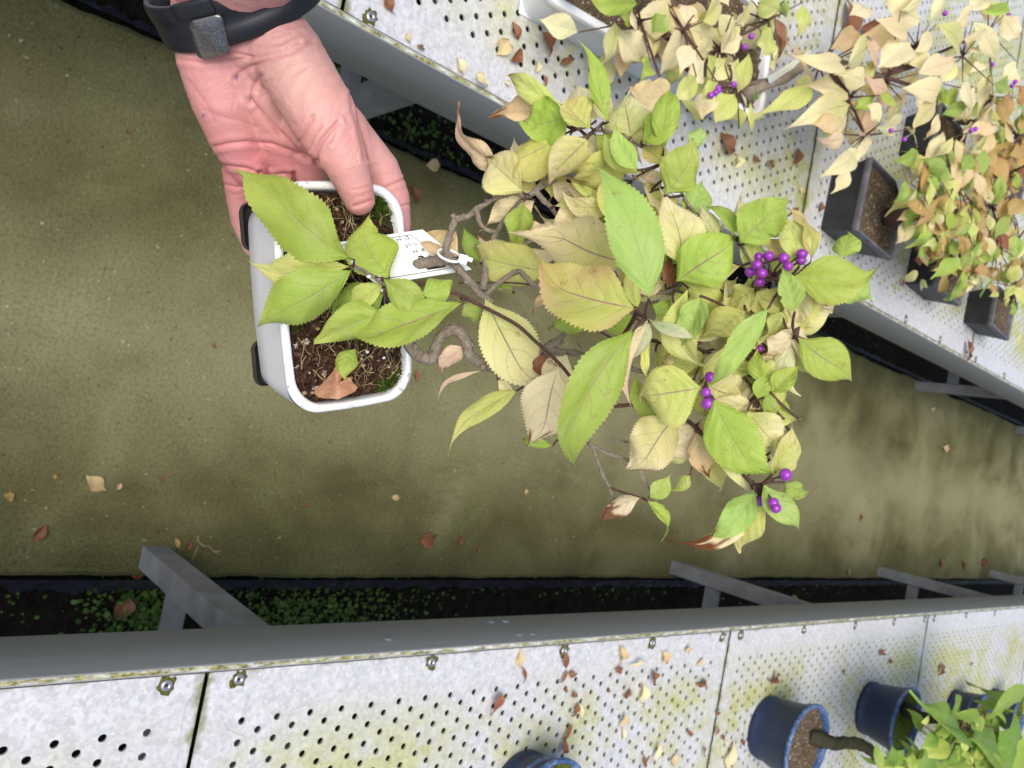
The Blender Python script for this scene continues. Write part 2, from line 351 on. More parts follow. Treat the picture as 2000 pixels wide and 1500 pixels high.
# ------------------------------------------------------------------ setting: path, trenches
def ground():
    m = MB(); m.add([(-40, -40, -.13), (40, -40, -.13), (40, 40, -.13), (-40, 40, -.13)], [(0, 1, 2, 3)])
    o = m.build('ground', EARTH, smooth=False); tag(o, kind='structure')
    rg = random.Random(3); m = MB(); ys = np.arange(-3, 16, .02)
    prof = lambda e: [(-1, e)]
    V = []; xl = xr = 0
    for y in ys:
        xl = .9 * xl + rg.uniform(-.0035, .0035); xr = .8 * xr + rg.uniform(-.0022, .0022)
        L, Rr = -.605 + xl, .459 + xr
        V += [(L - .004, y, -.16), (L, y, -.012), (L + .012, y, 0), (-.3, y, 0), (-.07, y, 0), (.2, y, 0), (Rr - .01, y, 0), (Rr, y, -.01), (Rr + .003, y, -.16)]
    k = 9; F_ = [(i * k + j, i * k + j + 1, (i + 1) * k + j + 1, (i + 1) * k + j) for i in range(len(ys) - 1) for j in range(k - 1)]
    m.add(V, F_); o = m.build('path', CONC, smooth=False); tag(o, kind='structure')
    for sx, x0 in ((1, .463), (-1, -.61)):          # crinkled black sheet lining the trench
        m = MB(); V = []; k = 6; ys = np.arange(-3, 12, .012)
        for y in ys:
            for j in range(k):
                t = j / (k - 1)
                V.append((x0 + sx * (.004 + t * .05 + rg.uniform(-.008, .008) * (j > 0)), y, -.008 - t * .10 + rg.uniform(-.008, .008) * (j > 0)))
        m.add(V, [(i * k + j, i * k + j + 1, (i + 1) * k + j + 1, (i + 1) * k + j) for i in range(len(ys) - 1) for j in range(k - 1)])
        o = m.build('ground_sheet', SHEET); tag(o, kind='structure')
ground()

# ------------------------------------------------------------------ benches
PA, PB, PR = .0456, .0132, .0046           # hole pitch along the rail, row pitch, radius
PLEN, PWID, MARG = 1.110, 1.55, .057
def panel_mesh():
    """perforated sheet with real holes; local x = away from the rail, y = along it, origin at the rail edge"""
    nx = int((PWID - MARG - .05) / PB); V = []; Fc = []
    def quad(x0, x1, y0, y1):
        o = len(V); V.extend([(x0, y0, 0), (x1, y0, 0), (x1, y1, 0), (x0, y1, 0)]); Fc.append((o, o + 1, o + 2, o + 3))
    half = PLEN / 2 - .0015; ny = 23; y00 = -ny * PA / 2
    K = 12; dirs = [(math.cos(2 * math.pi * (i + .5) / K), math.sin(2 * math.pi * (i + .5) / K)) for i in range(K)]
    def cell(cx, cy):
        o = len(V); hx, hy = PB / 2, PA / 2
        corners = []
        for dx, dy in dirs:
            t = min(hx / abs(dx) if dx else 9, hy / abs(dy) if dy else 9); corners.append([cx + dx * t, cy + dy * t])
        for c_, (sx, sy) in zip((1, 4, 7, 10), ((1, 1), (-1, 1), (-1, -1), (1, -1))): corners[c_] = [cx + sx * hx, cy + sy * hy]
        for c_ in corners: V.append((c_[0], c_[1], 0))
        for dx, dy in dirs: V.append((cx + dx * PR, cy + dy * PR, 0))
        for dx, dy in dirs: V.append((cx + dx * PR, cy + dy * PR, -.003))
        for i in range(K):
            j = (i + 1) % K; Fc.append((o + i, o + j, o + K + j, o + K + i)); Fc.append((o + K + i, o + K + j, o + 2 * K + j, o + 2 * K + i))
    quad(.0015, MARG, -half, half)
    for r in range(nx):
        x0 = MARG + r * PB; off = 0 if r % 2 == 0 else PA / 2; n_ = ny - (r % 2)
        for i in range(n_): cell(x0 + PB / 2, y00 + off + (i + .5) * PA)
        quad(x0, x0 + PB, -half, y00 + off); quad(x0, x0 + PB, y00 + off + n_ * PA, half)
    quad(MARG + nx * PB, PWID, -half, half)
    me = bpy.data.meshes.new('deck_panel'); me.from_pydata(V, [], Fc); me.materials.append(DECKM); me.update(); return me
PANEL = panel_mesh()
SEAMS = [-.727 + i * (PLEN + .002) for i in range(7)]
def bench(name, label, xe, sx, legx, feet):
    root = thing('plant_bench', label, 'bench', (xe, 1.5, 0), 'plant benches along the aisle')
    def put(o): o.location = (o.location[0] - 0, o.location[1], o.location[2])
    for y0 in SEAMS:
        o = bpy.data.objects.new('deck_panel', PANEL); col.objects.link(o); o.parent = root
        o.location = (sx * .009, y0 + PLEN / 2 - 1.5, DECK)
        if sx < 0: o.rotation_euler = (0, 0, math.pi)
    # rail profile: vertical face, rounded lip, flat top, inner drop
    prof = [(.012, -.122), (.0015, -.122), (0, -.1205), (0, .0), (.0006, .0022), (.0022, .0034), (.004, .0034), (.005, .0026), (.0085, .0022), (.009, -.02)]
    m = MB(); ys = list(np.arange(-3, 10.5, .5)); V = [(xe + sx * x, y, DECK + z) for y in ys for x, z in prof]; k = len(prof)
    m.add(V, [(i * k + j, i * k + j + 1, (i + 1) * k + j + 1, (i + 1) * k + j) for i in range(len(ys) - 1) for j in range(k - 1)])
    m.build('edge_rail', RAIL, root)
    for y in ([.34, .424, .71, .987, 1.228, 1.468, 1.538, 1.82, 2.1, 2.35, 2.58, 2.66, 2.95, 3.25, .06] if sx > 0 else [.422, .34, .71, .99, 1.23, 1.46, 1.54, 1.82, 2.1, 2.35, 2.58, 2.66, 2.95, 3.25]):
        m = MB(); c = (xe + sx * .0205, y, DECK); rg = random.Random(int(y * 100))
        n = 18; V = [];
        for r0, z in ((.0110, .0006), (.0062, .0009)):
            for i in range(n):
                a = 2 * math.pi * i / n; r = r0 * (1 + (rg.uniform(-.3, .3) if r0 > .01 and rg.random() < 2 else 0)); V.append((c[0] + r * math.cos(a), c[1] + r * math.sin(a), DECK + z))
        m.add(V, [(i, (i + 1) % n, n + (i + 1) % n, n + i) for i in range(n)], 1)
        m.lathe([(.0064, .0006), (.0062, .0024), (.0045, .0030), (.0026, .0030), (.0022, .0012), (.0001, .0012)], c, 18, 0)
        m.lathe([(.0021, .0014), (.0001, .0014)], c, 8, 2)
        m.build('screw', [METAL, DIRT, INK], root)
    if sx > 0:
        for y, z in ((.905, -.03), (.935, -.03), (.90, -.095), (.932, -.095), (.66, -.045)):
            m = MB(); V = []; n = 14
            for r, d in ((.007, 0), (.0066, .0016), (.004, .0022), (.0001, .0022)):
                for i in range(n):
                    a = 2 * math.pi * i / n; V.append((xe - sx * d, y + r * math.cos(a), DECK + z + r * math.sin(a)))
            m.add(V, [(j * n + i, j * n + (i + 1) % n, (j + 1) * n + (i + 1) % n, (j + 1) * n + i) for j in range(3) for i in range(n)])
            m.build('rail_screw', GREYMET, root)
    for y in feet:                                                    # post with side beams and a gusset
        m = MB(); lx = legx
        def rb(c, d):
            m.box(c, d)
        rb((lx + sx * .025, y, .325), (.046, .05, .655)); m.build('leg', GREYMET, root, smooth=False)
        m = MB(); m.box((lx + sx * .44, y, .17), (.78, .028, .045)); m.build('crossbar', GREYMET, root, smooth=False)
        m = MB(); m.box((lx + sx * .55, y, .637), (1.15, .05, .04)); m.build('crossbar', GREYMET, root, smooth=False)
        m = MB(); a = np.array((lx + sx * .05, y, .36)); b = np.array((lx + sx * .28, y, .60))
        d = nrm(b - a); nn = np.array((-d[2], 0, d[0])); yy = np.array((0, 1, 0))
        m.box((a + b) / 2, (np.linalg.norm(b - a), .03, .03), np.array([d, yy, nn]).T); m.build('brace', GREYMET, root, smooth=False)
        m = MB(); m.box((lx + sx * 1.0, y, .25), (.05, .05, .75)); m.build('leg', GREYMET, root, smooth=False)
    return root
bench('r', 'grey railed bench with perforated white deck holding the round blue pots', .343, 1, .392, [.564, 2.384, 4.167, 5.945])
bench('l', 'grey railed bench with perforated white deck holding square black pots and cream foliage', -.437, -1, -.545, [.70, 2.47, 4.254, 6.03])

# ------------------------------------------------------------------ leaves
KIND = {  # base colour, tip colour, vein purple
    'G': (lin(164, 188, 80), lin(180, 198, 94), .35), 'g': (lin(170, 196, 104), lin(176, 202, 106), .12), 'D': (lin(122, 160, 66), lin(150, 178, 78), .2), 'Y': (lin(202, 209, 116), lin(217, 213, 138), .55),
    'O': (lin(190, 192, 104), lin(206, 184, 122), 1.0), 'C': (lin(238, 226, 182), lin(240, 222, 178), .45), 'X': (lin(213, 212, 140), lin(240, 226, 186), .7),
    'P': (lin(224, 200, 166), lin(226, 188, 170), .85), 'B': (lin(150, 98, 70), lin(128, 78, 54), 0), 'T': (lin(228, 206, 160), lin(218, 188, 138), .3),
    'W': (lin(190, 196, 150), lin(214, 206, 180), .7), 'H': (lin(156, 180, 84), lin(148, 174, 84), .3), 'A': (lin(196, 166, 104), lin(190, 150, 92), .2)}
PROFX = [0, .02, .08, .18, .30, .42, .54, .65, .75, .83, .90, .955, 1]
PROFY = [.02, .05, .24, .62, .92, 1, .95, .80, .57, .33, .15, .055, .0]
def leaf(m, b, t, mid, nh, W, kind='G', seed=0, nu=44, fold=.18, curl=.15, wav=.05, brown=0, twist=0, teeth=1, sharp=1., fat=.0, tipc=1.):
    """one blade on a quadratic midrib b-mid-t with normal hint nh and full width W"""
    rg = random.Random(seed); b, t, mid = map(np.asarray, (b, t, mid)); ns = 4
    us = np.linspace(0, 1, nu + 1); cb, ct, kv = KIND[kind]
    f1, f2 = rg.uniform(.6, 1.5), rg.uniform(0, 6.28); jit = [rg.uniform(.96, 1.05) for _ in range(3)]
    L = np.linalg.norm(t - b); V = []; C = []; UV = []; arch, hump = rg.uniform(-.03, .03), rg.uniform(1, 2.4); tc1, tc2 = rg.uniform(-.95, .95) * tipc, rg.uniform(-.2, .9) * tipc; T = nrm(t - b)
    bite = rg.uniform(.3, .8) if rg.random() < .35 and teeth == 1 and kind not in 'O_' else 9; bsd = rg.choice((-1, 1)); bdp = rg.uniform(.08, .26); asym = rg.uniform(-.08, .08); pk1 = rg.uniform(.01, .035); pk = rg.uniform(.88, 1.2); bt = rg.uniform(.93, 1.06)
    for i, u in enumerate(us):
        p = b * (1 - u) ** 2 + 2 * mid * u * (1 - u) + t * u * u
        T = nrm(2 * (mid - b) * (1 - u) + 2 * (t - mid) * u); S = nrm(np.cross(T, nh)); N = nrm(np.cross(S, T))
        e_ = max(0, u - .62); p = p + (S * tc1 - N * tc2) * L * e_ * e_ * 2.0 + N * L * arch * math.sin(u * 3.1416 * hump + f2)
        a = twist * u
        S, N = S * math.cos(a) + N * math.sin(a), N * math.cos(a) - S * math.sin(a)
        wu = np.interp(u ** pk, PROFX, PROFY) * W / 2 * (1 + fat)
        saw = (1 + .042 * teeth * ((i % 2) * 2 - 1) * (.25 < u) * (u < .93)) if teeth else 1
        for j in range(-ns, ns + 1):
            s = j / ns; e = abs(s)
            ww = wu * (1 + asym * (1 if s > 0 else -1)) * (saw if e == 1 else 1)
            if s * bsd > 0: ww *= 1 - bdp * math.exp(-((u - bite) / .035) ** 2)
            z = W * (fold * (e - .35 * e * e) * .5 - curl * (e * e * .5) ) * (wu / (W / 2)) + wav * W * math.sin(u * 9 * f1 + f2 + (2 if s > 0 else 0)) * e * e
            z += W * .012 * math.sin((u - .2 * e) * 44) * (1 - e) * min(1, e * 4)
            z += W * pk1 * math.sin(u * 13 * f1 + s * 5 + f2) * math.sin(u * 3.14) * (.25 + e)
            V.append(p + S * s * ww + N * z + (T * W * .02 * teeth * (i % 2) if e == 1 else 0)); UV.append((u, s))
            q = u + .06 * math.sin(u * 7 + s * 3 + f2); mx = max(0, min(1, q * q * 1.2 - .05 + .25 * (e - .4)))
            c = [(x * (1 - mx) + y * mx) * bt * jj for x, y, jj in zip(cb, ct, jit)]
            if kind == 'O': c = [x * (1 - q1) + y * q1 for q1 in [max(0, .55 * e * (.35 + .65 * math.sin(u * 9 + f2 + s * 2)))] for x, y in zip(c, (.66, .36, .27))]
            if brown:
                d = u + .10 * math.sin(s * 5 + f2) + .07 * math.sin(s * 11 + 2 * f2) + .12 * (e - .5)
                k_ = max(0, min(1, (d - (1 - brown)) * 16)); c = [x * (1 - k_) + y * k_ for x, y in zip(c, (.20, .065, .025))]
            C.append(tuple(c))
    k = 2 * ns + 1
    m.add(V, [(i * k + j, i * k + j + 1, (i + 1) * k + j + 1, (i + 1) * k + j) for i in range(nu) for j in range(k - 1)], 0, C, UV, kv)

# ------------------------------------------------------------------ the held pot (frame: L long axis, S short axis, N up)
UP = np.array([0, 0, 1.0]); a_ = R(17)
LX = np.array([math.cos(a_), math.sin(a_), 0]); SX = np.array([-math.sin(a_), math.cos(a_), 0])
PC = P(682, 580, .45)
PM = np.array([LX, SX, UP]).T
def pot_pt(l, s, h): return PC + PM @ np.array([l, s, h])
def on_pot(px, py, h=0):          # point over the pot at height h above the rim
    return hit(px, py, PC[2] + h)
def rrect(hl, hs, r, n=8, bow=0):
    pts = []
    for cx, cy, a0 in ((hl - r, hs - r, 0), (-hl + r, hs - r, 90), (-hl + r, -hs + r, 180), (hl - r, -hs + r, 270)):
        for i in range(n + 1):
            a = R(a0 + 90 * i / n); pts.append((cx + r * math.cos(a), cy + r * math.sin(a)))
    out = []
    for i, p in enumerate(pts):       # subdivide the straight runs so that they can bow
        q = pts[(i + 1) % len(pts)]; d = math.hypot(q[0] - p[0], q[1] - p[1]); k = max(1, int(d / .012))
        for j in range(k): out.append((p[0] + (q[0] - p[0]) * j / k, p[1] + (q[1] - p[1]) * j / k))
    return [(x + bow * (1 if x > 0 else -1) * max(0, 1 - (y / hs) ** 2) * (abs(x) > hl - r), y + bow * (1 if y > 0 else -1) * max(0, 1 - (x / hl) ** 2) * (abs(y) > hs - r)) for x, y in out]
def rings(m, M, o, levels, mi=0, close=None):
    n = None; V = []
    for hl, hs, r, z, bow in levels:
        pts = rrect(hl, hs, r, 8, bow)
        if n is None: n = len(pts); base = (hl, hs, r)
        V.append((hl, hs, r, z, bow))
    hl0, hs0, r0 = base; ref = rrect(hl0, hs0, r0, 8, 0); vs = []
    for hl, hs, r, z, bow in V:
        for (x, y) in ref:
            # same topology for each ring: scale the reference outline
            xx, yy = x * hl / hl0, y * hs / hs0
            xx += bow * (1 if x > 0 else -1) * max(0, 1 - (y / hs0) ** 2) * (abs(x) > hl0 - r0); yy += bow * (1 if y > 0 else -1) * max(0, 1 - (x / hl0) ** 2) * (abs(y) > hs0 - r0)
            vs.append(o + M @ np.array([xx, yy, z]))
    fs = [(i * n + k, i * n + (k + 1) % n, (i + 1) * n + (k + 1) % n, (i + 1) * n + k) for i in range(len(V) - 1) for k in range(n)]
    if close: fs.append(tuple((len(V) - 1) * n + k for k in range(n)))
    m.add(vs, fs, mi); return n

root = thing('potted_shrub', 'beautyberry bonsai with purple berries in the white pot held by the hand', 'potted plant', pot_pt(0, 0, -.062))
hl, hs, rr = .0640, .0405, .017
m = MB(); rings(m, PM, PC, [(hl - .009, hs - .008, .012, -.058, .0015), (hl - .0075, hs - .0065, .013, -.054, .0018), (hl - .0045, hs - .0035, .015, -.034, .002), (hl - .001, hs - .001, rr, -.008, .002), (hl - .0007, hs - .0007, rr, -.0055, .002)])
m.f.insert(0, tuple(range(len(rrect(hl - .009, hs - .008, .012, 8))))[::-1]); m.m.insert(0, 0)
potob = m.build('pot', GLAZE, root)
m = MB(); rings(m, PM, PC, [(hl - .0007, hs - .0007, rr, -.0058, .002), (hl, hs, rr, -.0045, .002), (hl + .0002, hs + .0002, rr, -.002, .002), (hl - .0008, hs - .0008, rr, -.0003, .002), (hl - .0022, hs - .0022, rr, .0002, .002), (hl - .0038, hs - .0038, rr, -.0003, .002), (hl - .0046, hs - .0046, rr, -.002, .002), (hl - .005, hs - .005, rr, -.02, .002)])
rimob = m.build('rim', RIM, potob)
for l, s in ((-.044, -.0285), (.040, -.0285), (-.044, .027), (.040, .027)):
    m = MB(); rings(m, PM, pot_pt(l, s, 0), [(.014, .007, .005, -.0585, 0), (.0145, .0075, .005, -.062, 0), (.013, .0065, .005, -.066, 0)], 0, True); m.build('foot', FOOT, potob)
# soil: lumpy sheet
rg = random.Random(5); m = MB(); nl, ns_ = 100, 64; V = []
def lump(x, y):
    return .0014 * math.sin(x * 260 + 1.3 * math.sin(y * 210)) * math.sin(y * 240 + x * 90) + .0016 * math.sin(x * 95 + 1) * math.sin(y * 120 + 2)
for i in range(nl + 1):
    for j in range(ns_ + 1):
        x = (i / nl * 2 - 1); y = (j / ns_ * 2 - 1)
        # squircle mapping keeps the sheet inside the rounded rim
        k = 1 - .055 * (abs(x) ** 8 * abs(y) ** 8) * 2
        xx, yy = x * (hl - .0042) * k, y * (hs - .0042) * k
        V.append(pot_pt(xx, yy, -.0055 + lump(xx, yy) + rg.uniform(-.0011, .0013) + .003 * (1 - x * x) * (1 - y * y)))
m.add(V, [(i * (ns_ + 1) + j, (i + 1) * (ns_ + 1) + j, (i + 1) * (ns_ + 1) + j + 1, i * (ns_ + 1) + j + 1) for i in range(nl) for j in range(ns_)])
soilob = m.build('soil', SOIL, root, smooth=False)
m = MB()                                                       # tangle of fine roots and white grit on the soil
for i in range(200):
    x, y = rg.uniform(-.056, .056), rg.uniform(-.033, .033); a = rg.uniform(0, 6.28); pts = []
    n = rg.randint(4, 9); h = rg.uniform(.0005, .0022)
    for j in range(n):
        if abs(x) > hl - .0065 or abs(y) > hs - .0065: break
        pts.append(pot_pt(x, y, -.0045 + lump(x, y) + .003 * (1 - (x / hl) ** 2) * (1 - (y / hs) ** 2) + h * (1 + math.sin(j * 1.4 + a)) * .8))
        a += rg.uniform(-.8, .8); x += .0026 * math.cos(a); y += .0026 * math.sin(a)
    if len(pts) > 2: m.tube(pts, rg.choice([.00014, .00018, .00022, .00032]), 5, 0)
for i in range(900):
    x, y = rg.uniform(-.058, .058), rg.uniform(-.0345, .0345); m.ball(pot_pt(x, y, -.0055 + lump(x, y) + .003 * (1 - (x / hl) ** 2) * (1 - (y / hs) ** 2)), rg.uniform(.0007, .0018), 6, 4, 2, (1, 1, 1), (1, 1.2, .9))
for i in range(46):
    x, y = rg.uniform(-.056, .056), rg.uniform(-.033, .033); m.ball(pot_pt(x, y, -.003 + lump(x, y)), rg.uniform(.0006, .0013), 6, 4, 1 if i % 6 == 0 else 0, (1, 1, 1), (1, 1.3, .8))
o = m.build('fine_roots', [ROOT, CARD, SOIL], root, smooth=False); o['kind'] = 'stuff'
m = MB()
for cx, cy, n, sp in ((-.053, .028, 420, .0055), (.010, -.0345, 150, .004), (.050, .030, 190, .006), (-.02, -.034, 60, .003), (.033, .008, 70, .005), (.056, .02, 120, .004)):
    for i in range(n):
        x, y = cx + rg.gauss(0, sp), cy + rg.gauss(0, sp * .6); x = max(-hl + .006, min(hl - .006, x)); y = max(-hs + .006, min(hs - .006, y))
        p = pot_pt(x, y, -.005); q = p + PM @ np.array([rg.uniform(-.0016, .0016), rg.uniform(-.0016, .0016), rg.uniform(.0015, .0042)])
        m.tube([p, q], [.0005, .0001], 3, 0)
o = m.build('moss', MOSS, root, smooth=False); o['kind'] = 'stuff'

# ------------------------------------------------------------------ branches of the held plant
def D0(px): return float(np.interp(px, [650, 780, 900, 1100, 1300, 1500, 1720], [.425, .435, .425, .400, .372, .348, .335]))
BR = []   # (name, points [(px,py,dd cm)], px radii)
def br(name, pts, r, mat=None, wob=.1, base=None): BR.append((name, pts, r, mat or BARK, wob, base))
br('trunk', [(782, 528, 'soil'), (808, 521, 1.2), (835, 513, .9), (862, 508, .6), (882, 507, .6)], (17, 14, 12, 12, 11))
br('branch', [(882, 507, .6), (871, 490, .6), (876, 466, .6), (886, 438, .5), (893, 428, .5), (913, 423, .5), (931, 408, .4), (948, 399, .4), (967, 388, .4), (1003, 378, .5), (1025, 384, .6), (1047, 373, .6)], (9, 8, 7.5, 7.5, 8, 6, 6.5, 5, 4.5, 3.5, 5, 7))
br('branch', [(890, 430, .5), (883, 418, .3)], (6, 5))
br('branch', [(931, 410, .4), (937, 435, .6), (948, 447, .8), (967, 453, 1.0), (975, 452, 1.0)], (6, 5, 4.5, 4.5, 4))
br('branch', [(882, 507, .6), (900, 530, .5), (920, 553, .5), (938, 573, .5), (962, 592, .6)], (9, 8.5, 8, 8, 5.5))
br('branch', [(943, 566, .5), (947, 540, .6), (950, 507, .8), (965, 465, 1.0), (978, 440, 1.2), (1000, 410, 1.2), (1020, 388, .8)], (8, 7, 6.5, 6.5, 5, 4, 4))
br('branch', [(956, 494, .9), (985, 488, 1.0), (1008, 483, 1.2), (1053, 463, 1.4), (1107, 440, 1.6), (1180, 400, 1.8), (1245, 345, 1.8), (1300, 318, 1.6)], (4.5, 4, 4, 4.5, 4.5, 4, 3.5, 3))
br('branch', [(948, 577, .6), (975, 552, .6), (1010, 530, .8), (1026, 540, .9), (1050, 562, 1.0), (1120, 590, 1.2), (1200, 600, 1.0)], (6, 5, 5.5, 5.5, 4.5, 4, 3))
br('twig', [(975, 566, .7), (1010, 566, .9), (1045, 559, 1.0)], (2.2, 2, 1.8))
br('branch', [(1047, 373, .6), (1062, 392, .9), (1078, 407, 1.2), (1100, 440, 1.6)], (7, 6, 5, 4))
br('branch', [(1047, 373, .6), (1068, 345, .6), (1105, 308, .5), (1143, 270, .3), (1160, 256, .1), (1178, 240, 0)], (7, 5.5, 5, 5, 4.5, 3.5))
br('twig', [(1055, 368, .6), (1072, 360, .5), (1087, 353, .4)], (4, 3.5, 2.5))
br('twig', [(1122, 254, .2), (1143, 248, .2)], (3, 3.5))
br('twig', [(1160, 256, .1), (1200, 258, .4), (1250, 285, .7), (1300, 318, 1.2)], (3, 3, 3, 3))
br('stem', [(752, 560, 'soil2'), (800, 552, 0.5), (840, 557, -.4), (863, 563, -.5), (900, 577, -.7), (935, 595, -.8), (975, 615, -.8), (1013, 637, -.8), (1045, 666, -.7), (1075, 693, -.6), (1103, 722, -.5), (1120, 747, -.4), (1131, 765, -.2), (1150, 800, .3)], (6, 5, 4.5, 4.5, 4.5, 4.5, 4.2, 4.2, 4, 4, 4, 3.6, 3.2, 3), STEM, .04)
br('twig', [(895, 553, .8), (950, 552, .9), (1010, 553, 1.0), (1060, 560, 1.2)], (2, 2, 2, 2), STEM, .03)
br('trunk', [(742, 600, 'soil'), (785, 650, 1.2), (812, 688, .9), (832, 699, .8), (846, 698, .7), (851, 680, .6), (858, 662, .5), (872, 648, .5), (888, 645, .5), (903, 655, .5), (912, 672, .5), (916, 690, .5), (928, 702, .5), (945, 711, .6), (968, 718, .7), (1000, 722, .9), (1028, 715, 1.1), (1045, 700, 1.2), (1062, 685, 1.2), (1080, 673, 1.3), (1097, 662, 1.4)], (17, 15, 14, 14, 13, 12, 11.5, 11.5, 12, 12, 11.5, 11, 11.5, 12, 12, 11, 10, 11, 11, 11, 9), BARK, .12)
br('branch', [(1068, 682, 1.2), (1095, 687, 1.2), (1123, 690, 1.2), (1160, 698, 1.1), (1193, 705, 1.0), (1240, 722, 1.0), (1300, 735, .8), (1380, 756, .4)], (8, 7.5, 7, 6.5, 6, 5, 4.5, 3.5))
br('branch', [(1083, 667, 1.3), (1100, 655, 1.2), (1114, 633, 1.2), (1117, 615, 1.2), (1110, 598, 1.2)], (6, 5.5, 4.5, 3.5, 3))
br('branch', [(1112, 635, 1.2), (1128, 630, 1.2), (1145, 616, 1.2), (1180, 600, 1.2), (1240, 578, 1.2), (1313, 567, 1.0), (1326, 550, .6)], (5, 5, 4.5, 4.5, 4.5, 4.5, 3.5))
br('branch', [(1037, 712, 1.1), (1037, 730, 1.1), (1046, 750, 1.1), (1066, 767, 1.1), (1090, 798, .9), (1113, 827, .7), (1143, 857, .6), (1157, 871, .5), (1200, 890, .4), (1240, 905, .4), (1257, 937, .4), (1283, 981, .4)], (7.5, 7.5, 7, 6, 5, 4.8, 4.8, 4.5, 4, 3.6, 2.4, 2))
br('branch', [(1157, 871, .5), (1167, 900, .5), (1178, 930, .5), (1190, 952, .5), (1197, 970, .6), (1204, 983, .6)], (4, 3.8, 3.6, 3.6, 3, 2.6))
br('twig', [(1190, 952, .5), (1220, 963, .4), (1257, 974, .3)], (3, 2.8, 2.6), STEM)
br('twig', [(1195, 858, .6), (1215, 862, .6), (1237, 864, .6)], (2.4, 2.6, 2.2))
br('twig', [(1122, 748, .9), (1150, 745, .9), (1175, 750, .9)], (2.5, 2.5, 2), STEM)
br('twig', [(1128, 670, 1.0), (1152, 700, .9), (1180, 734, .8), (1200, 760, .8)], (2.4, 2.6, 2.6, 2))
br('branch', [(1195, 703, 1.0), (1215, 660, .2), (1236, 625, -1.0), (1244, 612, -1.8), (1262, 622, -2.3)], (5, 4.5, 4.5, 5, 3.5), STEM)
br('branch', [(1195, 705, 1.0), (1260, 665, 1.2), (1325, 680, 1.2), (1355, 677, 1.0), (1420, 620, .8), (1470, 570, .5), (1500, 548, .1), (1540, 540, -.2), (1552, 545, -.3)], (5, 4.5, 4, 4, 4, 3.5, 3.5, 3, 2.5), STEM)
br('branch', [(1355, 677, 1.0), (1420, 700, .8), (1485, 690, .5), (1520, 670, .3), (1556, 658, .0)], (4, 3.6, 3.4, 3, 2.6), STEM)
br('branch', [(1420, 700, .8), (1460, 745, .5), (1482, 775, .3), (1504, 768, .2)], (3.5, 3.2, 3, 2.6), STEM)
br('branch', [(1150, 800, .8), (1250, 790, 1.2), (1310, 805, 1.0), (1346, 824, .6), (1370, 847, .3), (1398, 872, .2), (1423, 897, .1), (1442, 914, 0), (1456, 930, 0), (1470, 945, -.1), (1490, 945, -.2)], (4.5, 4.5, 4.5, 4.5, 4.8, 4.8, 4.5, 4.5, 5.5, 4, 3), STEM)
br('twig', [(1364, 870, .6), (1380, 876, .4), (1396, 882, .3)], (2, 2, 2.5), STEM)
br('twig', [(690, 519, -2.2), (712, 531, -1.6), (735, 544, -1.0), (752, 560, -.2), (760, 590, 'soil2')], (4, 4, 4.2, 5, 7), BARK)
br('branch', [(1250, 285, .7), (1290, 300, .8), (1345, 400, .8), (1400, 450, .8), (1440, 470, .5), (1470, 520, .4)], (3, 3, 3, 3, 3, 3))
SK = []
def bp_(p):
    if p[2] == 'soil': return on_pot(p[0], p[1], -.008)
    if p[2] == 'soil2': return on_pot(p[0], p[1], 0.0)
    return P(p[0], p[1], D0(p[0]) + p[2] * .01)
for name, pts, r, mat, wob, _ in BR:
    q = [bp_(p) for p in pts]; rr_ = [ri * .9 * depth(p) / F for ri, p in zip(r, q)]
    # catmull-rom refinement with knots at the given nodes
    Q = []; RR = []; n = len(q); sub = 5
    for i in range(n - 1):
        p0, p1, p2, p3 = q[max(i - 1, 0)], q[i], q[i + 1], q[min(i + 2, n - 1)]
        for k in range(sub):
            t = k / sub
            Q.append(.5 * ((2 * p1) + (-p0 + p2) * t + (2 * p0 - 5 * p1 + 4 * p2 - p3) * t * t + (-p0 + 3 * p1 - 3 * p2 + p3) * t ** 3))
            RR.append((rr_[i] * (1 - t) + rr_[i + 1] * t) * (1 + (.10 * math.exp(-(min(t, 1 - t) * 6) ** 2) if wob > .06 else 0)))
    Q.append(q[-1]); RR.append(rr_[-1] * 1.05)
    m = MB(); m.tube(Q, RR, 12, 0, wob=wob * .8, rg=rg)
    for x in Q[2:-1:7]:                                        # bud scars
        if wob > .06 and rg.random() < .7: m.ball(x + np.array([rg.uniform(-1, 1), rg.uniform(-1, 1), rg.uniform(-1, 1)]) * RR[min(len(RR) - 1, 5)] * .8, RR[min(len(RR) - 1, 5)] * .5, 6, 5)
    o = m.build(name, mat, root)
    SK += Q
SK = np.array(SK)

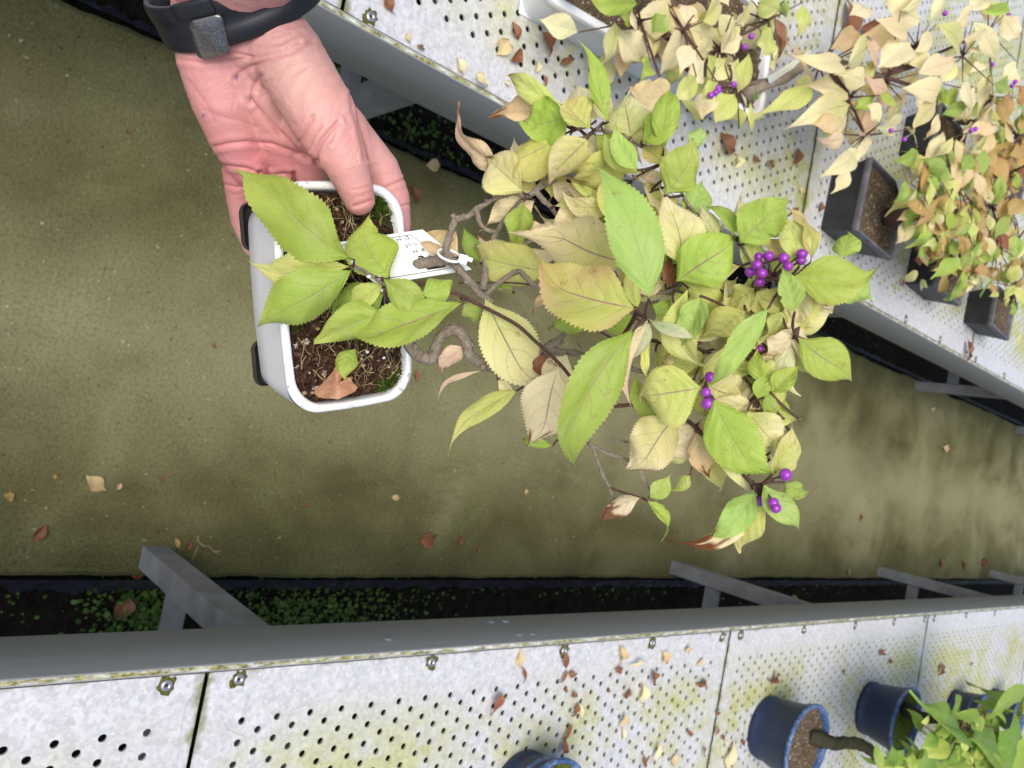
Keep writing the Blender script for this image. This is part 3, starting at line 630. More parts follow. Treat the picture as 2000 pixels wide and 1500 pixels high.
# ------------------------------------------------------------------ leaves of the held plant, tabulated
# base x,y, tip x,y, width(px), kind, depth offset cm (base, tip), sideways bow px, extras
LV = [
 (692, 508, 492, 316, 118, 'G', -3.0, -2.2, 44, {}), (762, 542, 704, 428, 98, 'G', -1.2, -.4, 22, {}), (690, 524, 497, 632, 98, 'G', -2.8, -2.6, 14, {}),
 (684, 520, 508, 545, 72, 'Y', -2.0, -1.4, -8, {}), (748, 543, 838, 588, 62, 'G', -1.6, -1.8, -16, {}), (822, 572, 881, 548, 48, 'G', -1.4, -1.2, -8, {'fat': .2}),
 (903, 588, 684, 667, 86, 'G', -1.4, -1.2, 12, {'v': 1}), (752, 610, 627, 662, 76, 'G', -.9, -.2, -6, {}), (752, 572, 640, 628, 78, 'H', .2, .9, -6, {}),
 (752, 548, 668, 612, 50, 'Y', -.3, .5, 0, {}), (695, 680, 665, 737, 46, 'G', .6, .5, -8, {'soil': .014}), (898, 502, 828, 456, 66, 'T', 1.8, 2.2, 0, {}),
 (905, 593, 935, 632, 44, 'H', 0, .4, 6, {}), (948, 583, 1047, 770, 104, 'X', .2, .1, -8, {'v': 1}), (938, 515, 902, 452, 42, 'H', 1.6, 2.0, -6, {}),
 (1070, 532, 912, 490, 84, 'Y', 1.2, 1.6, 10, {'b': .06}), (1003, 572, 945, 543, 44, 'G', 1.4, 1.8, 0, {}), (1088, 503, 1008, 488, 54, 'C', 1.8, 2.0, 6, {}), (972, 520, 930, 458, 50, 'C', 1.8, 2.4, 0, {'b': .3}),
 (1025, 392, 1000, 481, 68, 'G', 0, .4, 8, {'v': .6}), (987, 338, 876, 240, 56, 'P', .8, .6, 8, {'b': .06}), (1022, 376, 948, 308, 84, 'X', -.3, -.2, -4, {'b': .12}),
 (1100, 205, 995, 128, 46, 'Y', -.4, -.8, 26, {'b': .1, 'sf': 1}), (1055, 216, 968, 213, 54, 'T', .3, .2, 4, {'b': .2}), (1111, 227, 1020, 247, 82, 'G', -.6, -.4, 8, {'fat': .05}),
 (1155, 250, 1103, 195, 74, 'Y', -.6, -1.0, 14, {'v': 1}), (1188, 238, 1173, 91, 42, 'G', -.7, -1.2, 22, {'v': .7}), (1092, 266, 980, 327, 86, 'Y', -.3, -.1, 6, {'b': .06}),
 (1148, 271, 1066, 348, 80, 'X', -.8, -.6, 4, {'v': 1}), (1213, 285, 1124, 363, 92, 'Y', .1, .5, 14, {'b': .16}), (1180, 258, 1254, 332, 42, 'Y', -.9, -1.1, -34, {}),
 (1246, 332, 1196, 255, 46, 'g', -1.0, -1.2, 10, {}), (1232, 268, 1212, 185, 82, 'X', .9, 1.1, -6, {'v': 1}), (1262, 290, 1228, 190, 66, 'X', 1.2, 1.6, -14, {}),
 (1253, 275, 1318, 212, 70, 'G', -.4, -.8, -6, {'v': .7}), (1296, 292, 1308, 168, 56, 'G', -.2, -.6, 8, {'v': .7}), (1302, 322, 1256, 288, 54, 'O', .2, .4, 0, {}),
 (1296, 350, 1250, 340, 26, 'P', .3, .5, 0, {}), (1298, 382, 1364, 290, 86, 'G', -.7, -1.0, -6, {'v': .5}), (1345, 425, 1376, 358, 60, 'g', 1.0, 1.2, 0, {}), (1346, 284, 1376, 250, 36, 'g', .6, .6, 0, {}),
 (1268, 582, 1176, 312, 98, 'g', -4.2, -5.2, -24, {'v': .1}), (1150, 384, 1232, 398, 66, 'Y', .2, .6, 0, {'v': .8}), (1158, 384, 1116, 352, 44, 'Y', .5, .8, 0, {}),
 (1232, 512, 1060, 432, 116, 'X', -1.0, -.6, 34, {'v': 1}), (1174, 478, 1092, 478, 66, 'Y', .8, 1.0, 0, {}), (1243, 602, 1044, 544, 128, 'O', -3.8, -4.0, 16, {'fat': .05}),
 (1331, 520, 1293, 386, 86, 'X', -.5, -.4, -24, {'v': .9}), (1252, 545, 1238, 445, 50, 'Y', 1.4, 1.6, 0, {}), (1312, 562, 1303, 503, 44, 'B', .4, .2, 4, {}), (1300, 552, 1232, 556, 44, 'C', .8, 1.0, 0, {'v': .6}),
 (1320, 552, 1448, 472, 98, 'G', -.8, -1.0, 10, {'v': 1}), (1328, 553, 1438, 570, 66, 'Y', .1, .5, 0, {}),
 (1443, 473, 1532, 382, 86, 'G', -.3, -.6, -6, {}), (1582, 514, 1542, 414, 56, 'O', .0, -.2, -44, {}), (1560, 522, 1530, 424, 62, 'Y', .0, -.2, -16, {}), (1530, 500, 1500, 462, 40, 'T', .9, 1.0, 0, {}),
 (1434, 462, 1376, 402, 40, 'G', -.2, .2, -34, {}), (1648, 504, 1668, 450, 56, 'G', .3, .5, 10, {}), (1546, 541, 1706, 560, 78, 'G', -1.1, -1.4, 8, {'fat': .15, 'v': .1}), (1620, 560, 1712, 572, 60, 'g', -.7, -.6, 8, {'fat': .2}),
 (1552, 610, 1537, 528, 54, 'g', -1.8, -2.0, 8, {}), (1474, 563, 1408, 600, 62, 'Y', .3, .6, 6, {'v': .6}), (1478, 568, 1512, 612, 60, 'Y', .2, .5, 0, {}), (1552, 562, 1560, 640, 58, 'C', .1, .2, 8, {}),
 (1580, 572, 1632, 602, 46, 'C', .4, .2, 10, {}), (1560, 640, 1624, 598, 40, 'X', .6, .5, 10, {'v': .8}), (1457, 606, 1392, 664, 78, 'Y', -.1, .3, -6, {'v': .4}),
 (1502, 600, 1396, 762, 58, 'g', -2.0, -1.8, -16, {}), (1526, 606, 1487, 678, 74, 'Y', -.2, 0, 8, {'v': 1}), (1556, 640, 1500, 702, 66, 'C', .0, .1, 8, {'v': .5}), (1556, 662, 1545, 770, 44, 'C', .3, .3, -44, {}),
 (1557, 657, 1672, 730, 76, 'G', -.3, -.1, -18, {'v': .8}), (1345, 562, 1354, 717, 68, 'Y', -1.3, -1.1, -44, {'v': .4}), (1368, 578, 1326, 672, 58, 'g', -1.6, -1.3, 12, {}),
 (1264, 622, 1361, 653, 26, 'W', -2.6, -3.0, -14, {'f': .9, 'teeth': 0}), (1263, 622, 1226, 709, 36, 'W', -2.6, -2.4, 22, {'f': .7, 'teeth': 0}), (1270, 628, 1244, 777, 40, 'P', -2.5, -2.6, -84, {'f': .4}),
 (1265, 633, 1264, 747, 28, 'Y', -1.9, -1.8, -8, {}), (1242, 640, 1090, 910, 106, 'G', -3.6, -4.2, -40, {'v': .6}), (1374, 757, 1250, 776, 106, 'Y', -.8, -.8, 0, {'fat': .12, 'v': .8}),
 (1380, 752, 1458, 782, 74, 'X', -.2, 0, -4, {'v': 1}), (1393, 777, 1490, 942, 98, 'G', -1.2, -1.4, -16, {'v': .35}), (1460, 802, 1522, 872, 76, 'X', .0, .1, -8, {}), (1422, 818, 1360, 848, 54, 'T', .3, .5, 6, {'b': .15}),
 (1400, 850, 1478, 942, 64, 'X', -.1, .0, -6, {}), (1322, 814, 1240, 927, 94, 'X', -.2, .0, -6, {'b': .08, 'v': 1}), (1358, 842, 1372, 932, 52, 'T', .4, .4, 6, {'b': .25}),
 (1268, 972, 1302, 928, 40, 'G', .0, -.2, -12, {}), (1348, 928, 1318, 964, 30, 'G', .2, .2, -6, {}), (1264, 978, 1310, 1042, 38, 'G', .0, .0, 10, {}), (1252, 973, 1168, 1018, 42, 'C', .1, .1, -16, {'b': .5}),
 (1094, 712, 1062, 868, 94, 'C', -.6, -.4, -14, {'b': .1, 'v': .8, 'fat': .08}), (1011, 762, 870, 851, 44, 'Y', .3, .2, -8, {'v': .9}), (1080, 870, 1018, 856, 24, 'G', .8, .6, 6, {'b': .15}),
 (1088, 573, 1037, 604, 36, 'T', 1.3, 1.2, 0, {'b': .1}), (1162, 641, 1073, 622, 48, 'G', .0, .2, -12, {'b': .06}), (1175, 634, 1242, 622, 52, 'G', .8, .8, 0, {}), (1060, 690, 1055, 735, 40, 'B', .9, .9, 0, {}),
 (1108, 690, 1070, 760, 62, 'C', 1.0, 1.1, 0, {}), (1033, 692, 1054, 686, 26, 'G', 1.2, 1.2, 0, {}), (1128, 726, 1178, 736, 40, 'Y', 1.0, 1.0, 0, {}), (1160, 755, 1130, 782, 18, 'g', .8, .8, 0, {}),
 (943, 724, 846, 764, 12, 'P', .4, .3, -14, {'teeth': 0}), (907, 678, 853, 722, 42, 'P', .6, .5, -4, {'b': .16}), (972, 742, 1000, 768, 24, 'C', .7, .7, 0, {}),
 (1476, 962, 1398, 1056, 62, 'g', -.4, -.5, 8, {}), (1490, 1000, 1352, 1093, 46, 'C', .0, -.2, -16, {'b': .42}), (1502, 988, 1434, 1074, 68, 'Y', -.1, .1, -34, {'v': .4}), (1492, 945, 1570, 1022, 62, 'g', -.7, -.8, -16, {}),
 (1510, 936, 1562, 846, 60, 'Y', .2, .2, 14, {'v': .4}), (1532, 942, 1574, 968, 40, 'H', .1, .1, -6, {}), (1470, 955, 1440, 1012, 34, 'C', .3, .3, 8, {'b': .3}), (1545, 890, 1512, 848, 36, 'Y', .4, .4, 0, {}),
 (1488, 752, 1474, 688, 38, 'G', -.2, -.4, 0, {}), (1508, 748, 1500, 698, 34, 'Y', .1, .1, 0, {}), (1505, 766, 1556, 720, 46, 'G', -.3, -.4, 0, {}), (1479, 780, 1498, 732, 38, 'G', -.4, -.5, 0, {}), (1504, 768, 1520, 814, 28, 'G', -.1, .1, -14, {}),
 (1450, 798, 1492, 758, 50, 'C', .4, .5, 0, {}), (1375, 738, 1428, 694, 58, 'C', .3, .4, 0, {'v': .2}), (1424, 765, 1444, 702, 40, 'X', .4, .4, 0, {}), (1412, 700, 1452, 668, 44, 'Y', .5, .5, 0, {}),
 (1345, 742, 1315, 680, 56, 'C', .7, .9, 0, {}), (1330, 650, 1290, 590, 56, 'Y', .9, 1.1, 0, {}), (1080, 470, 1028, 440, 46, 'C', 1.9, 2.0, 0, {}), (1102, 478, 1082, 452, 26, 'H', 1.6, 1.8, 0, {}), (1045, 378, 1012, 352, 38, 'C', 1.2, 1.4, 0, {}),
 (1140, 448, 1190, 520, 60, 'Y', 1.4, 1.4, 0, {}), (1370, 470, 1330, 440, 48, 'Y', 1.0, 1.0, 0, {}), (1400, 560, 1350, 610, 54, 'X', .9, 1.0, 0, {}), (1420, 640, 1470, 690, 52, 'Y', .7, .8, 0, {}), (1190, 420, 1240, 370, 60, 'Y', 1.2, 1.4, 0, {}), (1265, 380, 1300, 330, 52, 'X', 1.0, 1.0, 0, {}),
]
rgq = random.Random(404)
for i in range(190):                   # inner leaves deeper in the crown, each on a twig of the skeleton
    k = rgq.randrange(len(SK)); c_ = (SK[k] - CO) @ CM; x, y = 1000 + F * c_[0] / c_[2], 750 + F * c_[1] / c_[2]
    if not (1010 < x < 1560 and 240 < y < 900) or (x < 1240 and 520 < y < 900) or (x < 1330 and y > 800): continue
    a = rgq.uniform(0, 6.28); l = rgq.uniform(70, 110); dd = (c_[2] - D0(x)) * 100 + rgq.uniform(.5, 1.6)
    LV.append((x + 12 * math.cos(a), y + 12 * math.sin(a), x + l * math.cos(a), y + l * math.sin(a), l * rgq.uniform(.42, .62), rgq.choice('YYXCYXCX'), dd, dd + rgq.uniform(0, .8), rgq.uniform(-12, 12), {'b': .1} if rgq.random() < .25 else {}))
for (x0, x1, y0, y1, n_) in ((1290, 1470, 585, 740, 26), (1390, 1540, 690, 840, 18), (1090, 1230, 290, 430, 12), (1330, 1500, 780, 880, 9), (1180, 1330, 330, 560, 14), (1440, 1590, 560, 700, 18), (1250, 1420, 730, 800, 8), (1380, 1560, 430, 560, 8)):
    for i in range(n_):
        x, y, a, l = rgq.uniform(x0, x1), rgq.uniform(y0, y1), rgq.uniform(0, 6.28), rgq.uniform(75, 120); dd = rgq.uniform(.3, 1.4)
        LV.append((x - l / 2 * math.cos(a), y - l / 2 * math.sin(a), x + l / 2 * math.cos(a), y + l / 2 * math.sin(a), l * rgq.uniform(.42, .6), rgq.choice('YYXCYXCYGX'), dd, dd + rgq.uniform(-.3, .8), rgq.uniform(-16, 16), {'b': rgq.uniform(.08, .3)} if rgq.random() < .25 else {}))
made = []
for i, (bx, by, tx, ty, wd, kd, db, dt, bow, ex) in enumerate(LV):
    rg2 = random.Random(i * 13 + 1)
    if 'soil' in ex:
        b, t = on_pot(bx, by, .010), on_pot(tx, ty, .010)
    else:
        b, t = P(bx, by, D0(bx) + db * .01), P(tx, ty, D0((bx + tx) / 2) + dt * .01 + .003)
    d = (depth(b) + depth(t)) / 2; W = wd * d / F * (1.09 if wd > 62 else .97); t = b + (t - b) * 1.09
    px, py = (bx + tx) / 2, (by + ty) / 2; ln = math.hypot(tx - bx, ty - by) + 1e-6
    mx, my = px + (ty - by) / ln * bow * 1.0, py - (tx - bx) / ln * bow * 1.0
    Ld = np.linalg.norm(t - b)
    mid = P(mx, my, (depth(b) + depth(t)) / 2 - Ld * rg2.uniform(.03, .26))
    toc = nrm(CO - (b + t) / 2)
    nh = nrm(toc * .8 + UP * .35 + np.array([rg2.uniform(-1, 1) for _ in range(3)]) * (.34 if wd > 88 else .58))
    key = KIND[kd]
    if 'v' in ex: KIND['_'] = (key[0], key[1], ex['v']); kd2 = '_'
    else: kd2 = kd
    if kd == 'O': kd2 = 'O'
    m = MB(); leaf(m, b, t, mid, nh, W, kd2, i, 64, fold=ex.get('f', rg2.uniform(.05, .95)), curl=rg2.uniform(.0, .7), wav=rg2.uniform(.04, .13), brown=ex.get('b', 0), twist=rg2.uniform(-.8, .8), teeth=ex.get('teeth', 1), fat=ex.get('fat', 0))
    j = int(np.argmin(((SK - b) ** 2).sum(1))); q = SK[j]; gap = np.linalg.norm(q - b)
    if 'soil' in ex: q = on_pot(bx + 6, by - 4, -.004); gap = 1
    if gap > .0006 and gap < .05 or 'soil' in ex:
        c_ = (b + q) / 2 - UP * gap * .15 + (b - t) / Ld * gap * .1
        pts = [q * (1 - s) ** 2 + 2 * c_ * s * (1 - s) + b * s * s for s in (0, .25, .5, .75, 1)]
        pts.append(b + (mid - b) * .06); m.tube(pts, [.0009, .0007, .0006, .0006, .0006, .0003], 6, 1)
    made.append((wd * ln, m, kd))
order = sorted(range(len(made)), key=lambda i: -made[i][0]); rest = MB()
for r_, i in enumerate(order):
    a, m, kd = made[i]
    if r_ < 99:
        o = m.build('leaf', [LEAF, STEM], root)
        if kd == 'B': o['label'] = 'withered brown leaf'
        if kd == 'C': o['label'] = 'cream coloured faded leaf'
        if kd == 'W': o['label'] = 'young downy grey green leaf'
    else:
        o_ = len(rest.v); rest.v += m.v; rest.c += m.c; rest.uv += m.uv; rest.k += m.k; rest.m += m.m; rest.f += [tuple(x + o_ for x in q) for q in m.f]
o = rest.build('leaf', [LEAF, STEM], root); o['kind'] = 'stuff'
# berries
BE = [(1481, 501, 9.5, -.6), (1501, 500, 10.5, -.7), (1478, 517, 10.5, -.9), (1465, 531, 9.5, -.4), (1488, 534, 11.5, -1.2), (1483, 551, 10.5, -.8), (1530, 504, 10.5, -.7), (1539, 520, 10.5, -1.0), (1566, 496, 10.5, -.6), (1565, 509, 9.5, -.5), (1549, 553, 9, -.5), (1548, 570, 9.5, -.6), (1484, 681, 7.5, .2), (1386, 736, 10.5, -.7), (1379, 766, 10, -1.0), (1382, 788, 12, -1.0), (1389, 787, 11, -.6), (1534, 927, 13, -.5), (1482, 979, 10.5, -.2), (1511, 982, 10.5, -1.3), (1515, 992, 10.5, -1.4), (1494, 996, 11, .3)]
hubs = [P(1510, 542, D0(1510) + .002), P(1480, 690, D0(1480)), P(1378, 757, D0(1378) + .003), P(1490, 945, D0(1490) - .002)]
for x, y, r, dz in BE:
    p = P(x, y, D0(x) + dz * .01); rad = r * depth(p) / F * rg.uniform(.9, 1.08)
    m = MB(); m.ball(p, rad, 20, 14, 0, (1, 1, 1), (rg.uniform(.92, 1.06), rg.uniform(.92, 1.06), 1)); h = min(hubs, key=lambda q: np.linalg.norm(q - p))
    e = p + nrm(h - p) * rad * .96
    m.tube([e, (e + h) / 2 - UP * .001, h], [.0005, .0006, .0009], 6, 1); m.ball(p - nrm(h - p) * rad * .97, rad * .1, 6, 4, 2)
    m.build('berry', [BERRY, STEM, ROOT], root)
# buds at the nodes
for x, y, dd in ((741, 542, -1.2), (720, 540, -1.3), (748, 567, -.3), (690, 512, -2.2), (1085, 712, -.7), (1075, 707, -.6)):
    m = MB(); p = P(x, y, D0(x) + dd * .01 - .001); m.ball(p, .0011, 8, 6, 0, (1, 1, 1), (1, 1.2, 1.5)); m.build('bud', CARD if x < 760 else ROOT, root)

# ------------------------------------------------------------------ plant label with its tie
LA, LB, LC = P(640, 476, .436), P(825, 448, .448), P(921, 526, .443)
LD = LA + LC - LB; ex_, ey_ = LA - LB, LC - LB; en = nrm(np.cross(ex_, ey_))
if en @ (CO - LB) < 0: en = -en
lab = thing('plant_label', 'white plant passport card with black lettering tied to the bonsai stem above the soil', 'plant label', (LA + LC) / 2)
lp = lambda u, v, h=0: LB + ex_ * u + ey_ * v + en * h
m = MB(); V = [lp(u, v, h) for h in (0, -.0005) for u, v in ((0, 0), (1, 0), (1, 1), (0, 1))]
m.add(V, [(0, 1, 2, 3), (7, 6, 5, 4), (0, 4, 5, 1), (1, 5, 6, 2), (2, 6, 7, 3), (3, 7, 4, 0)]); m.build('card', CARD, lab, smooth=False)
def qd(m, u0, u1, v0, v1, h=.0003): m.add([lp(u0, v0, h), lp(u1, v0, h), lp(u1, v1, h), lp(u0, v1, h)], [(0, 1, 2, 3)])
m = MB(); t_ = .006
qd(m, .165, .955, .075, .075 + .012); qd(m, .165, .955, .90, .912); qd(m, .165, .165 + t_, .087, .90); qd(m, .955 - t_, .955, .087, .90)
m.build('frame', INK, lab, smooth=False)
m = MB(); qd(m, .20, .40, .72, .87); m.build('flag_block', INK, lab, smooth=False)
Lu, Lv = np.linalg.norm(ex_), np.linalg.norm(ey_); exn = ex_ / Lu; eyn = nrm(ey_ - exn * (ey_ @ exn))
shear = (nrm(ey_) @ exn)
def text(s, u, v, size, bold=0, name='lettering'):
    cu = bpy.data.curves.new(name, 'FONT'); cu.body = s; cu.size = size; cu.offset = bold; cu.resolution_u = 3
    tmp = bpy.data.objects.new('tmp', cu); col.objects.link(tmp); dg = bpy.context.evaluated_depsgraph_get(); dg.update()
    me = bpy.data.meshes.new_from_object(tmp.evaluated_get(dg)); bpy.data.objects.remove(tmp)
    me.name = name; me.materials.clear(); me.materials.append(INK)
    o = bpy.data.objects.new(name, me); col.objects.link(o); o.parent = lab
    org = lp(u, v, .0004) - np.array(lab.location); eyt = nrm(ey_)
    o.matrix_local = Matrix(((exn[0], eyt[0], en[0], org[0]), (exn[1], eyt[1], en[1], org[1]), (exn[2], eyt[2], en[2], org[2]), (0, 0, 0, 1)))
text('A', .205, .545, .0034); text('Callicarpa', .28, .53, .0062, .00022); text('B', .205, .40, .0030); text('NL-613A9G28', .275, .395, .0036); text('C', .205, .25, .0032); text('LB1', .275, .25, .0034); text('D', .205, .09, .0034); text('NL', .29, .09, .0036)
# nylon tie loop round the stem and through the card corner
c0 = P(878, 499, D0(878) + .003); m = MB(); pts = []
e1 = nrm(P(890, 500, depth(c0)) - P(868, 494, depth(c0))); e2 = nrm(CO - c0)
for i in range(25):
    a = 2 * math.pi * i / 24; pts.append(c0 + e1 * .0068 * math.cos(a) + (e2 * .0055 + nrm(P(878, 512, depth(c0)) - c0) * .0030) * math.sin(a))
m.tube(pts, .0008, 8); m.build('tie', TIE, lab)
m = MB(); cc = c0 + e1 * .0078 + e2 * .001; f3 = nrm(np.cross(e1, e2)); m.box(cc, (.0048, .0044, .0050), np.array([e1, e2, f3]).T); m.box(cc + e1 * .0032 - f3 * .0008, (.004, .0012, .0022), np.array([e1, e2, f3]).T); m.build('tie_lock', TIE, lab, smooth=False)

# ------------------------------------------------------------------ the hand
def build_hand():
    ch = [  # chains of (px, py, depth, radius px)
        [(430, -520, .27, 190), (425, -200, .36, 125), (416, -20, .415, 80), (418, 60, .428, 76), (418, 118, .434, 70), (440, 195, .444, 66), (462, 262, .456, 56), (486, 318, .468, 44)],
        [(540, -520, .27, 190), (515, -200, .36, 125), (500, -20, .415, 76), (516, 50, .424, 74), (560, 105, .424, 70), (592, 160, .424, 70), (628, 222, .424, 68), (654, 272, .424, 55), (676, 320, .427, 43), (692, 362, .433, 36), (701, 390, .438, 31)],
        [(460, 0, .43, 80), (480, 100, .436, 76), (510, 180, .448, 66), (535, 250, .462, 56), (556, 300, .472, 44)],
        [(480, -520, .27, 200), (470, -200, .36, 130), (463, -20, .413, 90), (478, 50, .424, 80), (520, 110, .430, 60)],
        [(560, 110, .436, 66), (612, 180, .446, 58), (655, 225, .456, 42), (703, 278, .469, 37), (744, 330, .478, 36), (766, 385, .486, 34), (772, 440, .494, 31), (768, 480, .500, 26)],
        [(486, 300, .464, 46), (466, 338, .474, 31), (470, 378, .486, 29), (478, 430, .502, 27), (498, 480, .512, 24)],
        [(550, 300, .472, 40), (541, 345, .480, 31), (543, 390, .494, 29), (552, 440, .510, 27)],
        [(600, 290, .470, 38), (606, 345, .482, 31), (612, 400, .497, 29), (622, 450, .512, 27)],
        [(590, 250, .458, 50), (640, 262, .462, 38)],
    ]
    m = MB()
    for c in ch:
        P3 = [P(a, b_, d) for a, b_, d, r in c]; Rd = [r * d / F for a, b_, d, r in c]
        for i in range(len(c) - 1):
            n = max(2, int(np.linalg.norm(P3[i + 1] - P3[i]) / (.22 * min(Rd[i], Rd[i + 1]))))
            for k in range(n + (i == len(c) - 2)):
                t = k / n; m.ball(P3[i] * (1 - t) + P3[i + 1] * t, Rd[i] * (1 - t) + Rd[i + 1] * t, 18, 12)
    tmp = m.build('tmp_hand', SKIN, data_attr=False)
    md = tmp.modifiers.new('r', 'REMESH'); md.mode = 'VOXEL'; md.voxel_size = .0007
    sm = tmp.modifiers.new('s', 'SMOOTH'); sm.factor = .5; sm.iterations = 26
    dg = bpy.context.evaluated_depsgraph_get(); dg.update()
    me = bpy.data.meshes.new_from_object(tmp.evaluated_get(dg)); org = np.array(tmp.location)
    bpy.data.objects.remove(tmp)
    n = len(me.vertices); co = np.empty(n * 3); me.vertices.foreach_get('co', co); co = co.reshape(-1, 3) + org
    no = np.empty(n * 3); me.vertices.foreach_get('normal', no); no = no.reshape(-1, 3)
    cc = (co - CO) @ CM; px = 1000 + F * cc[:, 0] / cc[:, 2]; py = 750 + F * cc[:, 1] / cc[:, 2]
    front = ((CO - co) * no).sum(1) > 0
    CR = [  # creases: points px, depth mm, half-width px
        ([(350, 116), (396, 123), (445, 119), (490, 112)], .7, 4), ([(445, 101), (500, 112), (550, 102), (585, 84)], .8, 4), ([(459, 154), (468, 143), (484, 133), (515, 121), (567, 103), (610, 80)], 1.3, 5),
        ([(490, 200), (493, 180), (500, 162), (510, 148)], 1.2, 5), ([(500, 92), (550, 84), (590, 62)], .5, 3.5), ([(520, 160), (560, 148), (600, 130)], .35, 4), ([(620, 314), (619, 296), (627, 277), (642, 258), (660, 240)], 1.5, 5), ([(586, 276), (598, 252), (611, 228)], .8, 4), ([(604, 290), (612, 268), (628, 246)], .6, 3.5),
        ([(648, 282), (655, 262), (668, 246)], .5, 3.5), ([(540, 200), (560, 220), (575, 245)], .3, 5), ([(417, 287), (445, 281), (480, 277), (529, 281), (571, 294), (600, 308)], 1.1, 5), ([(431, 322), (455, 326), (480, 329), (506, 337), (530, 343), (571, 338)], 1.2, 4),
        ([(438, 360), (460, 366), (490, 362)], .6, 3.5), ([(520, 368), (560, 372)], .6, 3.5), ([(754, 366), (774, 358), (792, 349)], .9, 3.5), ([(775, 405), (806, 398)], .6, 3), ([(692, 403), (708, 398), (727, 391)], .7, 3.5), ([(688, 372), (706, 369), (724, 362)], .3, 3), ([(686, 186), (690, 215), (700, 240), (706, 268), (714, 310)], 1.6, 5),
        ([(400, 215), (430, 228), (470, 236), (500, 250)], .35, 6), ([(370, 160), (400, 200), (420, 240)], .3, 6), ([(508, 336), (511, 360), (511, 392)], 2.0, 4), ([(490, 196), (515, 224), (542, 253), (572, 284), (618, 318)], 1.4, 6), ([(574, 338), (577, 370)], 1.8, 4)]
    disp = np.zeros(n); red = np.zeros(n)
    for pts, dp, hw in CR:
        best = np.full(n, 1e9)
        for (x0, y0), (x1, y1) in zip(pts[:-1], pts[1:]):
            dx, dy = x1 - x0, y1 - y0; t = np.clip(((px - x0) * dx + (py - y0) * dy) / (dx * dx + dy * dy), 0, 1)
            best = np.minimum(best, np.hypot(px - x0 - t * dx, py - y0 - t * dy))
        g = np.exp(-(best / (hw * .62)) ** 2); disp -= dp * .00085 * g - dp * .0004 * np.exp(-((best - hw * 2.2) / (hw * 1.2)) ** 2); red = np.maximum(red, .3 * g * min(1, dp))
    # fine parallel skin folds around the wrist and thumb base
    w1 = np.exp(-((px - 560) / 90) ** 2 - ((py - 70) / 40) ** 2); disp -= .00022 * w1 * (np.sin((py + px * .32) * .62 + 2 * np.sin(px * .05)) > .2)
    w2 = np.exp(-((px - 645) / 38) ** 2 - ((py - 240) / 42) ** 2); disp -= .00028 * w2 * np.maximum(0, np.sin((px * .85 + py * .5) * .42 + 1.2 * np.sin(py * .07)))
    w3 = np.exp(-((px - 600) / 70) ** 2 - ((py - 160) / 60) ** 2); disp += .0003 * w3 * np.sin(px * .16 + py * .09 + 2 * np.sin(py * .045))
    co = co + no * (disp * front)[:, None]
    loc = P(560, 200, .45)
    me.vertices.foreach_set('co', (co - loc).ravel()); me.update()
    pal = np.array(lin(198, 144, 138)); rd = np.array(lin(190, 118, 119)); ye = np.array(lin(199, 160, 147))
    k = np.clip(np.exp(-((px - 500) / 110) ** 2 - ((py - 330) / 70) ** 2) * .95 + np.exp(-((px - 430) / 60) ** 2 - ((py - 190) / 120) ** 2) * .35 + red + .4 * np.exp(-((px - 720) / 40) ** 2 - ((py - 400) / 30) ** 2), 0, 1)
    k2 = np.clip(np.exp(-((px - 590) / 80) ** 2 - ((py - 150) / 90) ** 2), 0, 1) * .8
    C = pal * (1 - k2)[:, None] + ye * k2[:, None]; C = C * (1 - k)[:, None] + rd * k[:, None]
    for (x, y, dx, dy, r) in ((461, 153, 2, 8, 1.6), (398, 225, 1, 2, 2.0)):       # small purple pen marks
        g = np.exp(-((px - x) / (r + dx * .4)) ** 2 - ((py - y) / (r + dy * .6)) ** 2)[:, None] * .85; C = C * (1 - g) + np.array([.09, .02, .25]) * g
    at = me.color_attributes.new('Col', 'FLOAT_COLOR', 'POINT'); at.data.foreach_set('color', np.c_[C, np.ones(n)].ravel())
    me.polygons.foreach_set('use_smooth', [True] * len(me.polygons)); me.materials.clear(); me.materials.append(SKIN)
    me.name = 'person'; o = bpy.data.objects.new('person', me); col.objects.link(o); o.location = loc
    return o
hand = tag(build_hand(), 'bare left hand and forearm with a black wristband gripping the white bonsai pot', 'person')
# wristband: swept ring round the forearm
bc = P(458, -6, .420); u_ = nrm(P(590, -16, .424) - P(300, 72, .430)); v_ = CM @ nrm(np.array([.05, .80, -.75])); v_ = nrm(v_ - u_ * (v_ @ u_)); w_ = nrm(np.cross(u_, v_))
if (CM.T @ w_)[1] < 0: w_ = -w_
def band_pt(a, off, wz): return bc + u_ * (.0435 + off) * math.cos(a) + v_ * (.0325 + off) * math.sin(a) + w_ * wz
hw_ = .0120
prof = [(-hw_, 0), (-hw_, .0022), (-hw_ + .0015, .003), (-.0035, .0031), (-.003, .0027), (.003, .0027), (.0035, .0031), (hw_ - .0015, .003), (hw_, .0022), (hw_, 0)]
m = MB(); n = 96; V = [band_pt(2 * math.pi * i / n, o_, z_) for i in range(n) for z_, o_ in prof]; k = len(prof)
m.add(V, [(i * k + j, ((i + 1) % n) * k + j, ((i + 1) % n) * k + (j + 1) % k, i * k + (j + 1) % k) for i in range(n) for j in range(k)])
band = m.build('wristband', RUBBER, hand)
